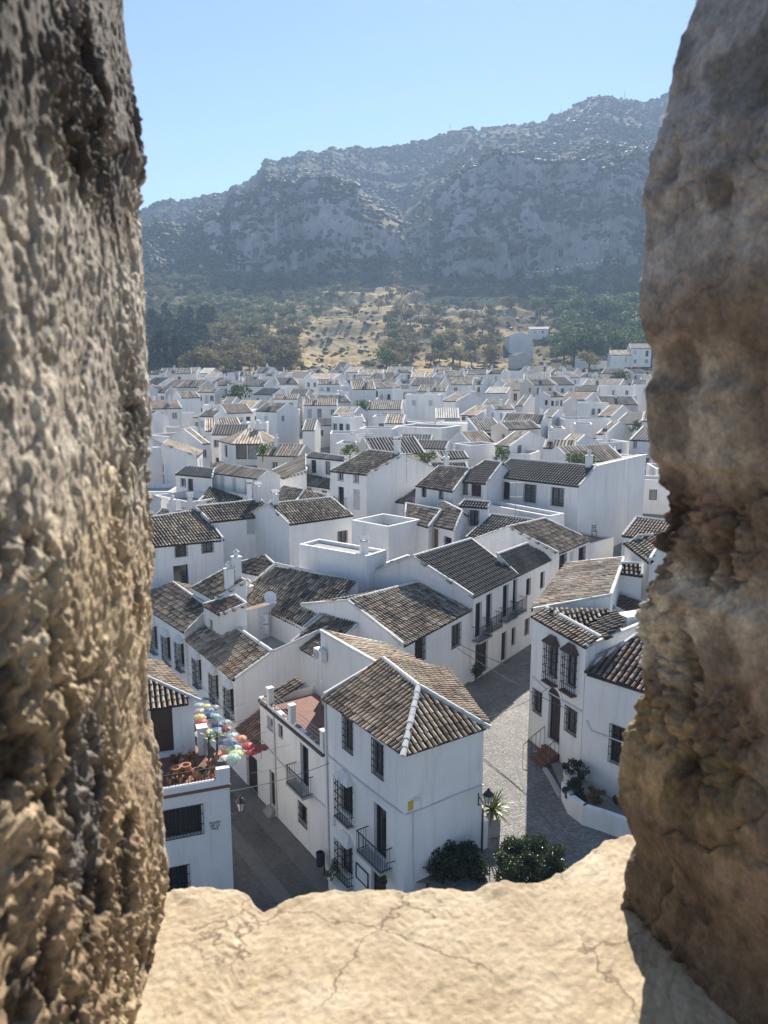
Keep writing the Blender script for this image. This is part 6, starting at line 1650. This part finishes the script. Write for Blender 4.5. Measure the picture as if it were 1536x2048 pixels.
# planter, panel and hanging basket under the balcony
pl = wo(aL, aF, 692, 1775, .4); pl[2] = 0.0
e = mk_empty('planter', tuple(pl)); tag(e, 'white rectangular planter with a dry shrub under the window cage', 'planter')
mb = MB(); mb.box(pl, FD, FN, -.6, .6, -.18, .18, 0, .5); mb.box(pl, FD, FN, -.64, .64, -.22, .22, .503, .56); mb.obj('trough', 'white2', e)
V, Q, tn = leaf_cloud(1, blob_lobes(pl + V3(FD[0] * .3, FD[1] * .3, 1.05), .4, .4, .45, 7, 3), 500, .045, 12); np_mesh('leaves', V, Q, 'olive', e, tn)
mb = MB(); pn = wo(aL, aF, 726, 1750, .03); mb.box(pn, FD, FN, -.42, .42, 0, .03, pn[2] - .3, pn[2] + .3); e = mb.obj('notice_board', 'metalw'); tag(e, 'pale notice board in a wrought iron frame beside the balcony door', 'notice board')
mb = MB()
for s0, s1, z0, z1 in ((-.5, .5, .33, .36), (-.5, .5, -.36, -.33), (-.5, -.47, -.36, .36), (.47, .5, -.36, .36)): mb.box(pn, FD, FN, s0, s1, .0, .05, pn[2] + z0, pn[2] + z1)
f_ = mb.obj('frame', 'iron'); f_.parent = e
hb = wo(aL, aF, 783, 1752, .45); e = mk_empty('hanging_basket', tuple(hb)); tag(e, 'hanging basket on an iron hook next to the corner', 'basket')
mb = MB(); mb.lathe(hb + V3(0, 0, -.25), [(.05, 0), (.2, .12), (.22, .2)], 10); mb.obj('bowl', 'wood', e)
mb = MB(); hw = wo(aL, aF, 790, 1722, 0); mb.tube([hw, hw + np.append(FN * .42, .05)], .02, 5)
for j in range(3): mb.bar(hb + V3(.2 * math.cos(j * 2.1), .2 * math.sin(j * 2.1), -.05), hw + np.append(FN * .42, .03), .006, 3)
mb.obj('hook', 'iron', e)
V, Q, tn = leaf_cloud(1, [(hb[0], hb[1], hb[2], .2)], 160, .04, 15); np_mesh('leaves', V, Q, 'bushl', e, tn)

# the arched-door house front: platform, steps, rails, garden wall, plants
W = lambda s, d, z: V3(ea[0] + ed[0] * s + en[0] * d, ea[1] + ed[1] * s + en[1] * d, z)
sd = float(np.dot((pd - ea)[:2], ed))
mb = MB()
for i in range(5): mb.box(ea, ed, en, sd - .62, sd + .62, .003, 1.35 - i * .26, 2.9 + i * .17, 3.07 + i * .17)
e = mb.obj('doorstep', 'terra2'); M['steps'] = flat('step_brick', (.17, .08, .05), .8, 0, .25, 7); e.data.materials[0] = M['steps']; tag(e, 'flight of red-brown steps up to the arched door', 'steps')
mb = MB()
for s in (sd - .66, sd + .66):
    mb.tube([W(s, .1, 4.75), W(s, .9, 4.3), W(s, 1.4, 3.95)], .02, 5)
    for k in range(6): dd = .1 + k * .26; mb.bar(W(s, dd, 2.95), W(s, dd, 4.75 - max(0, dd - .1) * .62), .012, 4)
tag(mb.obj('step_rail', 'iron'), 'black iron handrail on the arched-door steps', 'railing')
ws = [atz(u, v, 3.0) for u, v in ((1063, 1492), (1080, 1530), (1105, 1568), (1122, 1598))]
mb = MB()
for a, b_ in zip(ws[:-1], ws[1:]):
    d = (b_ - a)[:2]; L_ = np.hypot(*d); d = d / L_; mb.box(a, d, V3(d[1], -d[0]), -.02, L_, -.12, .12, 2.9, 3.22)
tag(mb.obj('kerb', 'stone_sill'), kind='structure')
ws = [atz(u, v, 3.0) for u, v in ((1122, 1600), (1136, 1628), (1165, 1650), (1205, 1663), (1262, 1684), (1330, 1710))]
mb = MB()
for a, b_ in zip(ws[:-1], ws[1:]):
    d = (b_ - a)[:2]; L_ = np.hypot(*d); d = d / L_; mb.box(a, d, V3(d[1], -d[0]), -.03, L_, -.26, .0, 2.9, 3.95)
e = mb.obj('garden_wall', 'white'); tag(e, 'curving low white garden wall along the upper street', 'wall')
mb = MB(); mb.poly([p + V3(0, 0, .55) for p in ws] + [W(5.5, .1, 3.55), W(1.8, .05, 3.3)]); mb.obj('garden_bed', 'earth')['kind'] = 'structure'
for i, (u, v, z, r_, n, mt, lab) in enumerate(((1150, 1545, 4.0, .75, 1800, 'bushd', 'dark climbing plant beside the arched-door steps'), (1150, 1580, 4.0, .7, 1800, 'bushd', 'dark trailing plant spilling over the garden wall'), (1190, 1592, 3.9, .5, 900, 'drypl', 'brownish pot plant cluster behind the garden wall'), (1246, 1600, 3.9, .5, 900, 'bushd', 'small dark shrub at the right end of the garden wall'))):
    c = atz(u, v, z); shrub('garden_plant', lab, 'plant', blob_lobes(c, r_, r_ * .8, r_ * .7, 9, 20 + i), n, .05, mt, (c[0], c[1], 3.4), seed=30 + i)
c = atz(1140, 1560, 3.6); mb = MB(); mb.lathe(c - V3(0, 0, .5), [(.3, 0), (.33, .8), (.36, .82), (.36, .9), (.25, .9)], 12); tag(mb.obj('stone_urn', 'white2'), 'round white urn among the plants by the garden wall', 'urn')

# pots and plants on the left terrace
tz = lz + .04
for i, (u, v, r_, st, nf, mt, lab) in enumerate(((366, 1492, .42, .15, 30, 'green', 'bushy green pot plant by the terrace door wall'), (350, 1528, .48, .1, 40, 'drypl', 'reddish dry plant in a clay pot on the terrace'), (418, 1520, .5, 1.0, 34, 'yucca', 'tall yucca on a thin stem at the terrace corner'), (434, 1508, .45, .9, 34, 'yucca', 'second yucca with a crown of pointed leaves'), (380, 1520, .4, .1, 30, 'drypl', 'rust-coloured plant in the middle of the terrace'),
                                         (338, 1556, .28, .05, 26, 'drypl', 'orange-brown pot plant behind the terrace railing'), (360, 1553, .28, .05, 24, 'drypl', 'low ochre pot plant behind the terrace railing'), (402, 1548, .3, .05, 24, 'green', 'green pot plant next to the corner parapet'), (424, 1545, .28, .05, 22, 'drypl', 'small rusty pot plant beside the corner parapet'))):
    p = atz(u, v, tz + .25); p[2] = tz
    frond_plant('potted_plant', lab, p, .26, r_ * .95, nf, mt, 'terra2', st, 'plant', .15, False)
for i, (u, v) in enumerate(((352, 1545), (372, 1540), (394, 1550))):
    p = atz(u, v, tz + .2); p[2] = tz; mb = MB(); mb.lathe(p, [(.12, 0), (.25, .25), (.2, .42), (.24, .46), (.17, .46), (.1, .3)], 12); tag(mb.obj('clay_jar', 'terra2'), 'round terracotta jar standing on the plant-filled terrace', 'jar', 'terracotta jars on the terrace')
# lettering on the terrace house
cu = bpy.data.curves.new('sign_lettering', 'FONT'); cu.body = 'PLAZA\nDE LA\nPAZ'; cu.size = .16; cu.align_x = 'CENTER'; cu.extrude = .006; cu.space_line = .9; cu.offset = .0
cu.materials.append(M['iron'])
o = bpy.data.objects.new('sign_lettering', cu); sp = onwall(430, 1647, l0, l1); rz = math.atan2(ld[1], ld[0])
COL.objects.link(o); bpy.context.view_layer.update(); me = bpy.data.meshes.new_from_object(o); bpy.data.objects.remove(o); o = bpy.data.objects.new('sign_lettering', me)
put(o, LH.e); o.rotation_euler = (math.pi / 2, 0, rz); o.location = (sp[0] + ln[0] * .012, sp[1] + ln[1] * .012, sp[2])
# air conditioners, dishes, aerials
def ac(lab, p, t, n):
    e = mk_empty('air_conditioner', tuple(p)); tag(e, lab, 'air conditioner'); mb = MB(); mb.box(p, t, n, -.42, .42, .06, .4, p[2], p[2] + .6); mb.box(p, t, n, -.36, -.3, 0, .42, p[2] - .06, p[2] - .003); mb.box(p, t, n, .3, .36, 0, .42, p[2] - .06, p[2] - .003); mb.obj('casing', 'metalw', e)
    mb = MB(); c = V3(p[0] + t[0] * -.1 + n[0] * .41, p[1] + t[1] * -.1 + n[1] * .41, p[2] + .3)
    for r_ in (.08, .14, .2, .25): mb.tube([(c[0] + t[0] * r_ * math.cos(a), c[1] + t[1] * r_ * math.cos(a), c[2] + r_ * math.sin(a)) for a in np.linspace(0, 2 * math.pi, 15)], .01, 3)
    mb.obj('fan_grille', 'metalg', e)
pw = onwall(648, 1318, p1, p2); ac('air conditioner on the stained wall above the roof terrace', pw + V3(0, 0, 0), FD * -1, FN)
pw = atz(521, 1244, 6.9); ac('upper air conditioner in the courtyard corner', pw, V3(.85, .5), V3(.5, -.85)); pw2 = pw - V3(0, 0, .75); ac('lower air conditioner in the courtyard corner', pw2, V3(.85, .5), V3(.5, -.85))
def dish(lab, p, h=1.2, r=.4):
    p = np.array(p); e = mk_empty('satellite_dish', tuple(p)); tag(e, lab, 'satellite dish'); mb = MB(); mb.bar(p - V3(0, 0, .2), p + V3(0, 0, h), .025, 6); mb.obj('mast', 'metalg', e)
    mb = MB(); c = p + V3(0, -.1, h); ax = V3(.45, -.75, .48); ax /= np.linalg.norm(ax); x = np.cross(ax, V3(0, 0, 1)); x /= np.linalg.norm(x); y = np.cross(x, ax)
    k = 14; rings = ((.02, 0), (.5, .05), (1.0, .2)); 
    for rr_, zz in rings:
        for j in range(k): t = 2 * math.pi * j / k; mb.v.append(tuple(c + (x * math.cos(t) + y * math.sin(t)) * r * rr_ + ax * r * zz))
    for a in range(2):
        for j in range(k): mb.f.append((a * k + j, a * k + (j + 1) % k, (a + 1) * k + (j + 1) % k, (a + 1) * k + j))
    mb.bar(c, c + ax * r * .9 - y * .05, .012, 4); mb.obj('reflector', 'metalw', e)
dish('satellite dish above the courtyard room', atz(541, 1225, 8.2), 1.0, .42); dish('satellite dish on a tall mast beside the tall blank block', atz(786, 1172, 8.6), 1.4, .45)
def aerial(lab, p, h, grp=None):
    p = np.array(p); mb = MB(); mb.bar(p - V3(0, 0, .3), p + V3(0, 0, h), .025, 5); t = p + V3(0, 0, h - .1); mb.bar(t - V3(.6, .1, 0), t + V3(.6, .1, 0), .014, 4)
    for i in range(7): c = t + V3(-.55 + i * .18, 0, 0); mb.bar(c - V3(0, .25, 0), c + V3(0, .25, .0), .008, 3)
    t2 = p + V3(0, 0, h * .6); mb.bar(t2 - V3(.5, 0, .0), t2 + V3(.5, 0, 0), .014, 4); tag(mb.obj('aerial', 'metalg'), lab, 'aerial', grp)
aerial('television aerial on the speckled roof up the street', atz(1030, 1040, 11.3), 3.2); aerial('tall aerial by the tall two-storey house', atz(813, 960, 13.2), 2.6); aerial('thin aerial among the white roofs behind the long grey roof', aty(1152, 850, 118), 4.0)
arng = random.Random(4)
for _ in range(30):
    h_ = arng.choice([o for o in COL.objects if o.type == 'EMPTY' and o.name.startswith('house') and o.location.y > 75 and o.location.y < 215]); zt = max((c.co[2] for ch_ in h_.children if ch_.name.startswith('wall') for c in ch_.data.vertices), default=None)
    if zt: aerial('thin television aerial on a roof in the village mass', (h_.location.x, h_.location.y, zt - .2), arng.uniform(1.4, 2.4), 'aerials on the village roofs')
# chair on the street terrace
cp = atz(1188, 1072, 9.05); e = mk_empty('chair', tuple(cp)); tag(e, 'wooden ladder-back chair on the white pipe-rail terrace', 'chair')
mb = MB(); mb.cbox(cp + V3(0, 0, .42), .42, .42, .04, .4); mb.obj('seat', 'wood2', e)
for sx in (-1, 1):
    for sy in (-1, 1):
        mb = MB(); q_ = cp + V3(sx * .17, sy * .17, 0); mb.bar(q_, q_ + V3(0, 0, .42 if sy < 0 else 1.0), .018, 5); mb.obj('leg', 'wood', e)
mb = MB()
for zz in (.55, .7, .85): mb.box(cp + V3(0, .17, 0), V3(1, 0), V3(0, 1), -.17, .17, -.01, .01, cp[2] + zz, cp[2] + zz + .07)
mb.obj('backrest', 'wood', e)
# greenery between the houses
grng = random.Random(9)
for u, v, y, s, lab in ((478, 792, 176, 6, 'green tree between the concrete blocks'), (462, 800, 172, 5, 'leafy green tree beside the concrete block'), (594, 800, 180, 4, 'small green tree in front of the cubic block'), (612, 790, 196, 3.5, 'small bush-like tree under the porch house'), (728, 818, 160, 4, 'green tree beside the sagging dark slope'), (700, 906, 97, 2.5, 'dark green patio tree left of the lean-to'),
                        (1003, 916, 92, 2.6, 'bright green patio tree behind the long grey roof'), (850, 922, 90, 2.6, 'dark patio shrub tree at the tall blank wall'), (1150, 924, 84, 2.4, 'grey-green spiky shrub tree behind the long grey ridge'), (1175, 926, 84, 2.2, 'second spiky shrub tree behind the long grey ridge'), (1125, 790, 196, 4, 'yellow-green tree below the park wall'), (1240, 762, 226, 6.5, 'tall green tree beside the park-edge house'), (1190, 770, 224, 5, 'dark rounded tree by the grey hut'),
                        (525, 905, 97, 2.2, 'small tree on the square'), (1275, 860, 128, 3, 'green tree near the merlon-side houses')):
    p = aty(u, v, y); o = bpy.data.objects.new('village_tree', TM['broadleaf_tree'][grng.randrange(4)]); COL.objects.link(o); o.location = (p[0], p[1], p[2] - s * .42); o.scale = (s, s, s); o.rotation_euler = (0, 0, grng.uniform(0, 6)); tag(o, lab, 'tree')
# flowers inside the window cages of the row
for i, (u, v) in enumerate(((312, 1290), (338, 1312), (363, 1322))):
    p = onwall(u, v, fac(30, 0), fac(10, 0)) + np.append(FN * .14, 0); V, Q, tn = leaf_cloud(1, [(p[0], p[1], p[2], .25), (p[0], p[1], p[2] - .3, .25)], 260, .045, 40 + i)
    tag(np_mesh('cage_plant', V, Q, 'bushl', None, tn), 'trailing green plant inside a window cage of the row house', 'plant', 'plants in the row house cages')
# ------------------------------------------------------------------ the air between here and the crags
m = bpy.data.materials.new('haze_air'); m.use_nodes = True
N = m.node_tree.nodes; N.remove(N['Principled BSDF'])
pv = N.new('ShaderNodeVolumePrincipled'); pv.inputs['Color'].default_value = (.50, .70, 1.0, 1); pv.inputs['Density'].default_value = .00038; pv.inputs['Anisotropy'].default_value = .2
m.node_tree.links.new(pv.outputs[0], [n for n in N if n.type == 'OUTPUT_MATERIAL'][0].inputs['Volume'])
mb = MB(); mb.hexa([(-2000, -700, -6), (2000, -700, -6), (2000, 1800, -6), (-2000, 1800, -6), (-2000, -700, 420), (2000, -700, 420), (2000, 1800, 420), (-2000, 1800, 420)])
tag(mb.obj('haze', m), 'thin blue summer haze over the valley', 'haze', kind='stuff')
